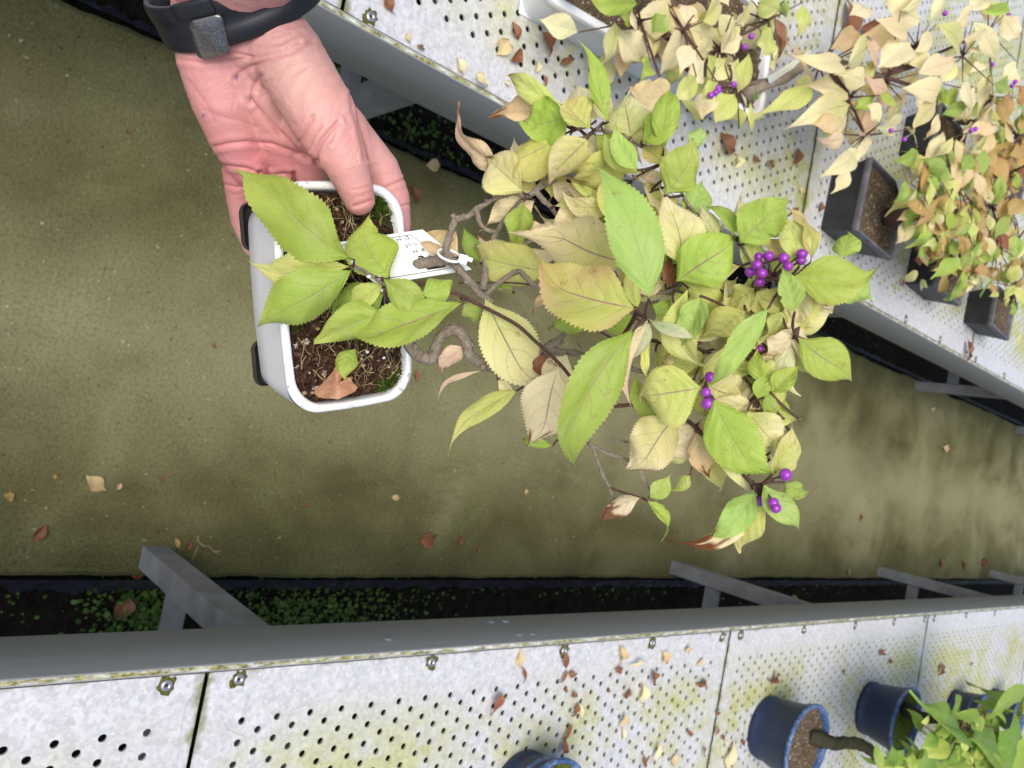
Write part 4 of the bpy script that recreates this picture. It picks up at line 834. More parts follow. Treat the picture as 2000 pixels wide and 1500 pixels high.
def patch(a0, a1, z0, z1, o0, o1, name, mat, par, rc=.003, shear_=0):
    m = MB(); na = 12; V = []; ring = rrect((a1 - a0) / 2 * .036, (z1 - z0) / 2, rc, 5)
    for off, sc_ in ((o0, 1.0), (o1 - .0005, 1.0), (o1, .93), (o1 + .0002, .5), (o1 + .00025, .02)):
        for x, y in ring: V.append(band_pt((a0 + a1) / 2 + (x * sc_) / .036 + shear_ * y * sc_, off, (z0 + z1) / 2 + y * sc_))
    n_ = len(ring); m.add(V, [(i * n_ + q, i * n_ + (q + 1) % n_, (i + 1) * n_ + (q + 1) % n_, (i + 1) * n_ + q) for i in range(4) for q in range(n_)])
    return m.build(name, mat, band)
th0 = 1.84
patch(th0 - .21, th0 + .21, -.0050, .0150, .0030, .0046, 'clasp', CLASP, band, .003, 6.0)
patch(th0 - .22, th0 + .28, -.0135, -.0056, .002, .0046, 'keeper', RUBBER, band, .0015)

# ------------------------------------------------------------------ big brown leaf lying on the soil
def flat_leaf(name, label, cat, pts, z, c1, c2, thick_curl=.004, seed=0, group=None, kind='T', surf=None, L=None, ang=None, wd=.5, brown=0, lift=.0015, curl=.3):
    px, py = pts; rg3 = random.Random(seed)
    c = surf if surf is not None else hit(px, py, z)
    a = ang if ang is not None else rg3.uniform(0, 6.28)
    d = np.array([math.cos(a), math.sin(a), 0]); b = c - d * L / 2 + UP * (lift + rg3.uniform(0, .3) * L * .1); t = c + d * L / 2 + UP * (lift + rg3.uniform(0, 1) * L * .18)
    mid = c + UP * (lift + L * rg3.uniform(-.0, .12)) + np.cross(d, UP) * L * rg3.uniform(-.1, .1)
    nh = nrm(UP + np.array([rg3.uniform(-.25, .25), rg3.uniform(-.25, .25), 0]))
    m = MB(); leaf(m, b, t, mid, nh, L * wd, kind, seed, 22, fold=rg3.uniform(.1, .6), curl=-abs(curl) * rg3.uniform(.3, 2.2), wav=rg3.uniform(.08, .22), brown=brown, twist=rg3.uniform(-.5, .5), teeth=.5)
    zmin = min(v[2] for v in m.v); dz = (c[2] + .0008) - zmin; m.v = [(v[0], v[1], v[2] + dz) for v in m.v]
    o = m.build(name, [LEAF], None); return tag(o, label, cat, group)
m = MB(); kb = on_pot(632, 770, .001); kt = on_pot(690, 738, .001)
ctr = on_pot(657, 750, .004); outl = [(612, 766), (630, 748), (650, 726), (660, 707), (668, 718), (666, 732), (672, 742), (676, 736), (684, 738), (690, 748), (699, 756), (694, 764), (678, 772), (660, 780), (645, 778), (632, 778), (622, 776)]
V = [ctr]; n = len(outl)
for k_ in (.35, .7, 1.0):
    for i, (x, y) in enumerate(outl):
        p = on_pot(657 + (x - 657) * k_, 750 + (y - 750) * k_, .004 + .0035 * k_ * math.sin(i * 1.7) * .6 + .002 * k_); V.append(p)
UVq = [(.5, 0.02)] + [(.5 + .45 * k_ * math.cos(2 * math.pi * i / n + .6), k_ * math.sin(2 * math.pi * i / n + .6)) for k_ in (.35, .7, 1.0) for i in range(n)]
brc = lin(202, 150, 118); fs = [(0, 1 + i, 1 + (i + 1) % n) for i in range(n)] + [(1 + r_ * n + i, 1 + (r_ + 1) * n + i, 1 + (r_ + 1) * n + (i + 1) % n, 1 + r_ * n + (i + 1) % n) for r_ in range(2) for i in range(n)]
m.add(V, fs, 0, [tuple(x * (1 + .12 * math.sin(i * 2.1)) for x in brc) for i in range(len(V))], UVq, .25)
tag(m.build('fallen_leaf', [LEAF]), 'torn light brown dead leaf lying on the soil of the held pot', 'leaf')

# ------------------------------------------------------------------ pots standing on the benches
def blue_pot(px, py, rad, hgt, label, moss, trunk=None, tr=(), grp='blue pots on the near bench', tname=None, mat=BLUE, rim=BLUERIM, base=None, cat='potted plant'):
    c = hit(px, py, DECK) if base is None else np.array(base); c = np.array([c[0], c[1], DECK + .0005])
    o = thing('potted_plant', label, cat, c, grp)
    k = rad
    m = MB(); m.lathe([(.001, .004), (k * .70, .004), (k * .72, 0), (k * .76, .002), (k * .78, .012), (k * .74, .016), (k * .80, hgt * .35), (k * .90, hgt * .82), (k * .95, hgt * .86), (k * .955, hgt - .004)], c, 56)
    m.build('pot', mat, o)
    m = MB(); m.lathe([(k * .955, hgt - .006), (k * 1.0, hgt - .004), (k * 1.005, hgt + .001), (k * .99, hgt + .003), (k * .95, hgt + .0035), (k * .90, hgt + .001), (k * .885, hgt - .006), (k * .875, hgt - .03)], c, 56); m.build('rim', rim, o)
    rg4 = random.Random(int(px)); m = MB(); n = 30; V = [c + UP * (hgt - .008)]
    for r_ in range(1, 11):
        for i in range(n):
            a = 2 * math.pi * i / n; V.append(c + np.array([k * .885 * r_ / 10 * math.cos(a), k * .885 * r_ / 10 * math.sin(a), hgt - .010 + rg4.uniform(-.0035, .0035) + .006 * (1 - r_ / 10)]))
    m.add(V, [(0, 1 + i, 1 + (i + 1) % n) for i in range(n)] + [(1 + r_ * n + i, 1 + (r_ + 1) * n + i, 1 + (r_ + 1) * n + (i + 1) % n, 1 + r_ * n + (i + 1) % n) for r_ in range(9) for i in range(n)])
    m.build('soil', SOILM if moss else SOILG, o)
    if trunk:
        m = MB(); Q = []; n = len(trunk)
        q = [np.asarray(p) for p in trunk]
        for i in range(n - 1):
            p0, p1, p2, p3 = q[max(i - 1, 0)], q[i], q[i + 1], q[min(i + 2, n - 1)]
            for s in range(5):
                t = s / 5; Q.append((.5 * ((2 * p1) + (-p0 + p2) * t + (2 * p0 - 5 * p1 + 4 * p2 - p3) * t * t + (-p0 + 3 * p1 - 3 * p2 + p3) * t ** 3)))
        Q.append(q[-1]); RR = np.interp(np.linspace(0, 1, len(Q)), np.linspace(0, 1, len(tr)), tr)
        m.tube(Q, RR, 12, 0, wob=.16, rg=rg4); m.build('trunk', BARKD, o)
    return o
def foliage(o, lv, name='foliage', nu=14, extra=None):
    """many blades as one foliage part: (base, tip, width, kind)"""
    m = MB(); rg5 = random.Random(len(lv))
    for i, (b, t, W, kd, br_) in enumerate(lv):
        b, t = np.asarray(b), np.asarray(t); L = np.linalg.norm(t - b)
        nh = nrm(nrm(CO - b) * .4 + UP * .55 + np.array([rg5.uniform(-1, 1) for _ in range(3)]) * .5)
        mid = (b + t) / 2 + UP * L * rg5.uniform(.02, .2) + np.array([rg5.uniform(-1, 1), rg5.uniform(-1, 1), 0]) * L * .1
        leaf(m, b, t, mid, nh, W, kd, i * 7 + 3, nu, fold=rg5.uniform(.05, .5), curl=rg5.uniform(0, .4), wav=rg5.uniform(.03, .09), brown=br_, twist=rg5.uniform(-.7, .7), teeth=.5)
    for pts, r in (extra or []): m.tube(pts, r, 6, 1)
    ob = m.build(name, [LEAF, STEM], o); return ob

def bez(a, b, c, n=7): return [a * (1 - t) ** 2 + 2 * b * t * (1 - t) + c * t * t for t in np.linspace(0, 1, n)]
# right bench: round blue pots
z0 = DECK
b1 = hit(1490, 1412, z0); h1 = .105
p1 = blue_pot(1492, 1418, .092, h1, 'blue round pot with bare brown soil and a crooked dark mossy trunk', False,
    [hit(1580, 1437, z0 + h1 - .01), hit(1600, 1444, z0 + h1 + .006), hit(1628, 1452, z0 + h1 + .02), hit(1655, 1450, z0 + h1 + .04), hit(1682, 1455, z0 + h1 + .06), hit(1705, 1470, z0 + h1 + .08), hit(1730, 1497, z0 + h1 + .10), hit(1775, 1540, z0 + h1 + .15)], (.017, .017, .014, .013, .013, .012, .012, .009))
rgf = random.Random(21)
def cloud(cx, cy, sx, sy, z, dz, n, L, W, kinds, rgx, clip=None, tw=True):
    out = []; ex = []; hub = hit(cx, cy, z - dz * .6)
    for i in range(n):
        x, y = rgx.gauss(cx, sx), rgx.gauss(cy, sy); b = hit(x, y, z + rgx.uniform(-dz, dz)); a = rgx.uniform(0, 6.28)
        l = L * rgx.uniform(.6, 1.2); t = b + np.array([math.cos(a) * l * .85, math.sin(a) * l * .85, l * rgx.uniform(-.55, .15)])
        out.append((b, t, l * W * rgx.uniform(.8, 1.2), rgx.choice(kinds), .15 if rgx.random() < .1 else 0))
        if tw and i % 3 == 0: ex.append((bez(hub, (hub + b) / 2 + UP * .01, b, 6), [.003, .0025, .002, .0016, .0013, .001]))
    return out, ex
lv, ex = cloud(1800, 1560, 40, 30, z0 + .28, .05, 40, .06, .45, ['D', 'H', 'G'], rgf); foliage(p1, lv, extra=ex)
h2 = .105
p2 = blue_pot(1692, 1380, .093, h2, 'blue round pot full of bright green moss with a stubby trunk', True,
    [hit(1766, 1384, z0 + h2 - .01), hit(1774, 1388, z0 + h2 + .01), hit(1785, 1394, z0 + h2 + .03), hit(1798, 1400, z0 + h2 + .045), hit(1830, 1405, z0 + h2 + .09), hit(1880, 1400, z0 + h2 + .15)], (.019, .018, .016, .014, .011, .007))
GL = [(1870, 1405, 1790, 1370), (1880, 1400, 1836, 1348), (1905, 1400, 1862, 1360), (1870, 1425, 1800, 1430), (1880, 1430, 1835, 1480), (1900, 1415, 1960, 1450), (1910, 1420, 1925, 1470), (1860, 1420, 1820, 1405), (1855, 1430, 1788, 1440), (1930, 1365, 1972, 1320), (1965, 1370, 1945, 1340), (1950, 1385, 1940, 1345), (1960, 1360, 1982, 1365), (1995, 1370, 2000, 1325), (1950, 1400, 1968, 1450), (1890, 1440, 1930, 1500), (1840, 1450, 1770, 1480), (1850, 1460, 1800, 1510), (1920, 1440, 1950, 1490), (1975, 1420, 1990, 1470), (1870, 1450, 1890, 1500), (1830, 1420, 1812, 1402)]
lv, ex = [], []
hub = hit(1880, 1402, z0 + h2 + .15)
for i, (bx, by, tx, ty) in enumerate(GL):
    by += 26; ty += 26
    b, t = hit(bx, by, z0 + .27 + rgf.uniform(-.03, .03)), hit(tx, ty, z0 + .25 + rgf.uniform(-.03, .03)); lv.append((b, t, np.linalg.norm(b - t) * .36, rgf.choice('GDHD'), 0)); ex.append((bez(hub, (hub + b) / 2 + UP * .01, b, 6), [.004, .003, .0025, .002, .0015, .001]))
l2, e2_ = cloud(1893, 1486, 62, 30, z0 + .24, .05, 210, .072, .38, ['D', 'D', 'H', 'Y', 'G', 'H'], rgf); foliage(p2, lv + l2, extra=ex + e2_)
h3 = .095
p3 = blue_pot(1858, 1385, .088, h3, 'blue round pot half hidden behind the green foliage on the bench', True)
p4 = blue_pot(1935, 1375, .078, h3, 'dark blue round pot just behind the pot half hidden by green foliage', True)
p5 = blue_pot(1012, 1535, .078, .075, 'blue round pot cut off by the bottom edge nearest the camera', True)
p6 = blue_pot(2018, 1290, .085, .10, 'dark round pot at the far end by the algae stained deck', False, mat=BLACKPL, rim=BLACKPL)

def box_pot(label, c, hl_, hs_, hgt, rot, mat, rim, soilm, taper=.8, rc=.008, grp=None, wall=.006, lipz=.012):
    c = np.array([c[0], c[1], DECK + .0005]); o = thing('potted_plant', label, 'potted plant', c, grp)
    M = np.array([[math.cos(rot), -math.sin(rot), 0], [math.sin(rot), math.cos(rot), 0], [0, 0, 1]])
    m = MB(); n = rings(m, M, c, [(hl_ * taper, hs_ * taper, rc, 0, 0), (hl_ * (taper + (1 - taper) * .9), hs_ * (taper + (1 - taper) * .9), rc, hgt - lipz, 0)])
    m.add([c + M @ np.array([hl_ * taper * a, hs_ * taper * b, .001]) for a, b in ((-1, -1), (1, -1), (1, 1), (-1, 1))], [(0, 1, 2, 3)])
    m.build('pot', mat, o)
    m = MB(); k = taper + (1 - taper) * .9
    rings(m, M, c, [(hl_ * k, hs_ * k, rc, hgt - lipz - .001, 0), (hl_, hs_, rc, hgt - lipz, 0), (hl_, hs_, rc, hgt - .001, 0), (hl_ - .001, hs_ - .001, rc, hgt, 0), (hl_ - wall, hs_ - wall, rc, hgt, 0), (hl_ - wall - .001, hs_ - wall - .001, rc, hgt - .004, 0), (hl_ - wall - .003, hs_ - wall - .003, rc, hgt - .03, 0)]); m.build('rim', rim, o)
    rg4 = random.Random(int(c[1] * 1000)); m = MB(); nn = 26; V = []
    for i in range(nn + 1):
        for j in range(nn + 1): V.append(c + M @ np.array([(i / nn * 2 - 1) * (hl_ - wall - .001), (j / nn * 2 - 1) * (hs_ - wall - .001), hgt - .013 + rg4.uniform(-.004, .004)]))
    m.add(V, [(i * (nn + 1) + j, (i + 1) * (nn + 1) + j, (i + 1) * (nn + 1) + j + 1, i * (nn + 1) + j + 1) for i in range(nn) for j in range(nn)]); m.build('soil', soilm, o)
    return o, M, c
# left bench: long white pot with two trunks of cream leaved beautyberry
wc = (hit(1045, 45, DECK) + hit(1440, 262, DECK)) / 2
wp, M_, c_ = box_pot('white oblong pot with cream leaved beautyberry spreading two leafy branches over the bench', (-.690, .893, 0), .278, .10, .075, R(95), WHITEPL, WHITEPL, SOILG, .93, .03, None, .012, .014)
WL = [(1337, 60, 1300, 146, 72, 'C'), (1316, 55, 1248, 20, 58, 'X'), (1342, 52, 1335, 6, 44, 'C'), (1346, 57, 1404, 86, 46, 'C'), (1373, 42, 1402, -4, 42, 'X'), (1432, 24, 1414, 82, 38, 'X'), (1205, 58, 1247, 130, 52, 'C'), (1230, 24, 1246, 64, 30, 'C'), (1350, 90, 1328, 126, 34, 'C'), (1375, 118, 1350, 162, 42, 'C'), (1452, 72, 1406, 96, 38, 'C'), (1416, 112, 1383, 152, 42, 'X'), (1440, 115, 1432, 162, 30, 'X'), (1462, 104, 1444, 175, 34, 'Y'), (1434, 184, 1392, 235, 42, 'Y'), (1386, 178, 1366, 225, 38, 'C'), (1500, 54, 1494, 110, 42, 'Y'), (1516, 28, 1478, 52, 54, 'Y'), (1568, 4, 1562, 62, 28, 'Y'), (1532, 0, 1525, 34, 24, 'g'), (1460, 14, 1438, 52, 34, 'X'), (1300, 192, 1238, 186, 54, 'T'), (1480, 164, 1470, 194, 24, 'g'), (1466, 200, 1465, 257, 18, 'Y'), (1270, 120, 1258, 147, 32, 'G'), (1245, 8, 1146, 18, 34, 'G'), (1360, 150, 1320, 180, 40, 'Y'), (1400, 160, 1378, 190, 34, 'Y'), (1290, 150, 1275, 190, 36, 'T'), (1300, 30, 1270, 60, 36, 'H'), (1480, 4, 1520, 20, 40, 'Y'), (1240, 40, 1215, 20, 30, 'G'),
 (1622, 96, 1678, 58, 40, 'T'), (1640, 120, 1575, 128, 42, 'C'), (1588, 160, 1559, 121, 20, 'T'), (1590, 168, 1503, 227, 38, 'Y'), (1656, 180, 1590, 165, 44, 'X'), (1660, 205, 1572, 233, 46, 'X'), (1694, 88, 1650, 128, 48, 'X'), (1690, 163, 1645, 134, 38, 'C'), (1710, 114, 1691, 158, 28, 'Y'), (1692, 78, 1720, 120, 40, 'P'), (1752, 83, 1698, 50, 46, 'C'), (1770, 60, 1710, 39, 34, 'C'), (1775, 78, 1720, 130, 52, 'C'), (1796, 40, 1738, 12, 52, 'C'), (1815, 46, 1848, -4, 36, 'C'), (1828, 48, 1886, 104, 44, 'X'), (1820, 66, 1792, 102, 28, 'C'), (1795, 143, 1858, 115, 38, 'C'), (1762, 172, 1832, 191, 40, 'C'), (1712, 166, 1726, 133, 24, 'P'), (1786, 251, 1839, 194, 32, 'X'), (1680, 266, 1714, 206, 38, 'P'), (1710, 250, 1746, 245, 38, 'C'), (1667, 288, 1606, 332, 32, 'C'), (1672, 290, 1654, 320, 24, 'C'), (1668, 275, 1696, 302, 34, 'C'), (1650, 270, 1598, 279, 28, 'P'), (1642, 235, 1596, 250, 36, 'T'), (1900, 42, 1932, 116, 32, 'C'), (1922, 58, 1884, 86, 26, 'C'), (1880, 160, 1896, 214, 34, 'C'), (1934, 143, 1904, 220, 36, 'C'), (1938, 163, 1964, 187, 28, 'g'), (1709, 188, 1673, 209, 22, 'G'), (1718, 186, 1750, 201, 26, 'G'), (1838, 180, 1870, 188, 28, 'G'), (1740, 190, 1700, 160, 40, 'P'), (1820, 110, 1770, 140, 40, 'C'), (1860, 60, 1900, 20, 34, 'C'), (1960, 30, 1990, 80, 34, 'C'), (1985, 120, 1960, 160, 30, 'C'), (1930, 10, 1965, 50, 32, 'X'), (1740, 110, 1780, 90, 36, 'T'), (1690, 230, 1650, 205, 34, 'T'), (1720, 240, 1700, 200, 30, 'C'), (1890, 20, 1920, -10, 34, 'C'), (1970, 0, 1930, 30, 30, 'G'), (1940, 190, 1910, 240, 26, 'T'), (1660, 30, 1690, 10, 36, 'C'), (1760, 20, 1800, -10, 36, 'C')]
lv = []; ex = []
def zl(x, y): return DECK + float(np.interp(x, [1150, 1300, 1480, 1600, 1750, 1900], [.13, .19, .17, .14, .20, .22]))
hubs_w = [hit(1335, 58, zl(1335, 0) - .02), hit(1405, 95, zl(1400, 0) - .02), hit(1440, 170, zl(1440, 0) - .03), hit(1250, 40, zl(1250, 0) - .03), hit(1500, 40, zl(1500, 0) - .02)]
hubs_r = [hit(1600, 130, zl(1600, 0) - .02), hit(1660, 190, zl(1660, 0) - .02), hit(1730, 160, zl(1730, 0) - .02), hit(1690, 265, zl(1690, 0) - .02), hit(1790, 90, zl(1790, 0) - .02), hit(1880, 110, zl(1880, 0) - .02), hit(1930, 60, zl(1930, 0) - .02), hit(1830, 190, zl(1830, 0) - .02)]
for i, (bx, by, tx, ty, wd, kd) in enumerate(WL):
    dz = rgf.uniform(-.03, .03); b, t = hit(bx, by, zl(bx, by) + dz), hit(tx, ty, zl(bx, by) + dz - rgf.uniform(-.01, .025)); W = wd * depth(b) / F * 1.22; t = b + (t - b) * 1.08
    lv.append((b, t, W, kd, .12 if rgf.random() < .14 else 0))
    h = min(hubs_w + hubs_r, key=lambda q: np.linalg.norm(q - b)); ex.append((bez(h, (h + b) / 2, b, 5), [.002, .0016, .0013, .001, .0009]))
for h in hubs_w + hubs_r + hubs_w:
    for i in range(4):
        b = h + np.array([rgf.gauss(0, .035), rgf.gauss(0, .045), rgf.uniform(-.06, .01)]); a = rgf.uniform(0, 6.28); t = b + np.array([.055 * math.cos(a), .055 * math.sin(a), -.02])
        lv.append((b, t, .034, rgf.choice('CXCTCY' if h is not hubs_w[2] else 'YXYC'), 0)); ex.append((bez(h, (h + b) / 2, b, 5), [.002, .0016, .0013, .001, .0009]))
def hubchain(start, hubs):
    for h in hubs: ex.append((bez(start, (start + h) / 2 + np.array([rgf.uniform(-.02, .02), rgf.uniform(-.02, .02), .01]), h, 8), list(np.linspace(.0045, .002, 8))))
hubchain(hit(1330, 90, DECK + .09), hubs_w)
hubchain(hit(1600, 112, DECK + .13), hubs_r[:4]); hubchain(hit(1720, 150, DECK + .17), hubs_r[4:])
foliage(wp, lv, nu=20, extra=ex)
m = MB(); q = [hit(1250, 110, DECK + .055), hit(1290, 100, DECK + .08), hit(1330, 90, DECK + .10), hit(1370, 70, DECK + .14)]; m.tube(q, [.011, .009, .008, .006], 10, wob=.15); m.build('trunk', BARK, wp)
q = [hit(1452, 190, DECK + .06), hit(1470, 172, DECK + .075), hit(1500, 163, DECK + .085), hit(1530, 155, DECK + .095), hit(1556, 135, DECK + .11), hit(1600, 112, DECK + .13), hit(1660, 130, DECK + .16), hit(1720, 150, DECK + .17)]
m = MB(); m.tube(q, [.014, .012, .010, .010, .010, .009, .008, .006], 10, wob=.15); m.build('trunk', BARK, wp)
for bx, by in ((1397, 181), (1388, 186), (1403, 176), (1433, 165), (1454, 92), (1467, 71), (1402, 172), (1740, 255), (1766, 272)):
    m = MB(); p = hit(bx, by, zl(bx, by) + .02); m.ball(p, .0048, 10, 8); m.build('berry', BERRY, wp)
# clear tag leaning on the second trunk
m = MB(); A, B_ = hit(1500, 158, DECK + .095), hit(1582, 104, DECK + .12); sd_ = nrm(np.cross(B_ - A, UP)) * .006
V = [A + sd_, A - sd_, B_ - sd_, B_ + sd_]; V += [v + UP * .0015 for v in V]; m.add(V, [(3, 2, 1, 0), (4, 5, 6, 7), (0, 1, 5, 4), (1, 2, 6, 5), (2, 3, 7, 6), (3, 0, 4, 7)])
tag(m.build('plant_tag', CLEAR, None, smooth=False), 'clear plastic strip label lying along the brown trunk outside the white pot', 'plant label')

# black square pots with small yellow and orange leaved plants
def black_pot(e0, e1, hs_, hgt, label, rot=-4):
    a, b = hit(*e0, DECK + hgt), hit(*e1, DECK + hgt)          # the rim edge facing the camera
    c = (a + b) / 2 + np.array([0, hs_, 0])
    return box_pot(label, c, abs(b[0] - a[0]) / 2, hs_, hgt, R(rot), BLACKPL, GREYRIM, SOILG, .80, .005, 'black square pots on the far bench', .006, .014)
bpA, MA, cA = black_pot((1704, 311), (1672, 455), .095, .095, 'black square pot standing alone on bare deck with gritty soil and yellow orange bush')
bpB, MB_, cB = black_pot((1848, 470), (1830, 562), .090, .09, 'black square pot nearest the rail with yellow leaves drooping over brown soil')
bpC, MC_, cC = black_pot((1841, 204), (1820, 300), .090, .09, 'black pot with rough grey soil beneath the cream leaves, speckled with purple berries')
bpD, MD_, cD = black_pot((1976, 270), (1962, 362), .085, .09, 'black pot at the far side under orange brown foliage')
bpE, ME_, cE = black_pot((1950, 560), (1938, 640), .085, .085, 'black pot beside the rail partly cut off by the right edge')
def bush(o, spots, kinds, n, L, seed, tbase, tr=.016):
    rgb = random.Random(seed); lv = []; ex = []
    for (x, y, sx, sy, z, dz, k) in spots:
        l, e = cloud(x, y, sx * 1.2, sy * 1.15, DECK + z, dz, int(k * .62), L * 1.5, .42, kinds, rgb); lv += l; ex += e
        hub = hit(x, y, DECK + z - dz * .6); ex.append((bez(tbase, (tbase + hub) / 2 + UP * .02, hub, 8), list(np.linspace(tr * .55, .0035, 8))))
    foliage(o, lv, nu=12, extra=ex)
tA = hit(1745, 425, DECK + .10)
m = MB(); m.tube([hit(1728, 425, DECK + .08), hit(1740, 425, DECK + .10), hit(1765, 420, DECK + .115), hit(1795, 418, DECK + .13)], [.022, .021, .019, .014], 12, wob=.14); m.build('trunk', STEM, bpA)
bush(bpA, [(1822, 405, 24, 40, .17, .035, 80), (1875, 440, 28, 36, .19, .04, 110), (1860, 350, 32, 34, .20, .04, 60), (1935, 400, 30, 40, .20, .04, 60)], ['A', 'Y', 'Y', 'H', 'T', 'A', 'G', 'X', 'H'], 0, .048, 5, hit(1795, 418, DECK + .13))
bush(bpB, [(1880, 505, 34, 20, .15, .03, 70), (1940, 480, 28, 34, .18, .04, 90)], ['A', 'Y', 'H', 'T', 'B', 'X', 'G'], 0, .042, 6, hit(1860, 530, DECK + .085))
bush(bpC, [(1940, 190, 34, 40, .17, .04, 30), (1925, 250, 24, 20, .16, .03, 24)], ['C', 'X', 'H', 'Y', 'C'], 0, .05, 7, hit(1868, 235, DECK + .085), .02)
for bx, by in ((1972, 38), (1970, 30), (1978, 146), (1983, 160), (1976, 168), (1966, 174), (1938, 126), (1897, 255), (1905, 252), (1930, 248), (1936, 246), (1846, 26)):
    m = MB(); p = hit(bx, by, DECK + .20); m.ball(p, .0058, 10, 8); m.build('berry', BERRY, bpC)
bush(bpD, [(1985, 265, 30, 28, .18, .04, 80), (1975, 335, 28, 28, .18, .04, 70)], ['B', 'A', 'A', 'T', 'H', 'A'], 0, .05, 8, hit(1985, 330, DECK + .085))
bush(bpE, [(1975, 560, 22, 40, .15, .035, 42), (1985, 470, 20, 34, .17, .04, 32)], ['Y', 'A', 'H', 'X', 'G'], 0, .045, 9, hit(1968, 590, DECK + .08))
# white card label standing at the lone black pot
A, B_ = hit(1750, 352, DECK + .10), hit(1798, 348, DECK + .14); side = hit(1760, 392, DECK + .10) - A
m = MB(); V = [A, B_, B_ + side, A + side]; nn_ = nrm(np.cross(B_ - A, side)) * .001; V += [v + nn_ for v in V]
m.add(V, [(3, 2, 1, 0), (4, 5, 6, 7), (0, 1, 5, 4), (1, 2, 6, 5), (2, 3, 7, 6), (3, 0, 4, 7)])
tag(m.build('plant_tag', CARD, None, smooth=False), 'blank white card label leaning on the rim of the lone black square pot', 'plant label')
m = MB(); A = hit(1755, 1455, DECK + .03); B_ = hit(1800, 1475, DECK + .03); C_ = hit(1745, 1490, DECK + .03)
V = [A, B_, B_ + (C_ - A), C_]; V += [v - UP * .002 for v in V]; m.add(V, [(0, 1, 2, 3), (7, 6, 5, 4), (0, 4, 5, 1), (1, 5, 6, 2), (2, 6, 7, 3), (3, 7, 4, 0)])
m.add([B_ + (C_ - A) * .2 - UP * .002, B_ + (C_ - A) * .3 - UP * .002, B_ + (C_ - A) * .3 + np.array([0, 0, DECK - B_[2]]), B_ + (C_ - A) * .2 + np.array([0, 0, DECK - B_[2]])], [(0, 1, 2, 3)])
tag(m.build('plant_tag', CARD, None, smooth=False), 'large white plastic label on its stake beside the mossy blue pot', 'plant label')

# ------------------------------------------------------------------ weeds in the trenches
def weeds():
    rg6 = random.Random(11); m = MB()
    def disc(c, r, col_):
        n = 7; a0 = rg6.uniform(0, 6); tl = np.array([rg6.uniform(-.5, .5), rg6.uniform(-.5, .5), 1.0]); tl = nrm(tl); e1 = nrm(np.cross(tl, [1, .2, 0])); e2 = np.cross(tl, e1)
        V = [c - tl * r * .15] + [c + (e1 * math.cos(a0 + 6.283 * i / n) + e2 * math.sin(a0 + 6.283 * i / n)) * r * rg6.uniform(.82, 1.1) for i in range(n)]
        m.add(V, [(0, 1 + i, 1 + (i + 1) % n) for i in range(n)], 0, col_, [(.5, .9)] * len(V), 0)
    pats = [(.57, .60, .05, .05, 520), (.545, .36, .025, .015, 12), (.54, .49, .02, .015, 14), (.575, .98, .045, .16, 900), (.58, 1.3, .04, .10, 60), (.53, 2.0, .02, .3, 60), (-.72, .75, .05, .12, 420), (-.70, 1.05, .05, .10, 260), (-.70, 1.9, .05, .25, 160), (-.70, 3.0, .05, .4, 160), (.53, 3.6, .03, .4, 60)]
    for cx, cy, sx, sy, n in pats:
        for i in range(n):
            x, y = rg6.gauss(cx, sx), rg6.gauss(cy, sy)
            if -.62 < x < .475: continue
            r = rg6.choice([.0025, .003, .004, .005, .0065]); h = rg6.uniform(.005, .035)
            g = rg6.uniform(.6, 1.3); disc(np.array([x, y, -.125 + h]), r, (.075 * g, .18 * g, .022 * g))
    tag(m.build('ground_cover_weeds', [LEAF]), 'small round leaved green weeds growing in the dark trenches beside the path', 'weeds', kind='stuff')
weeds()

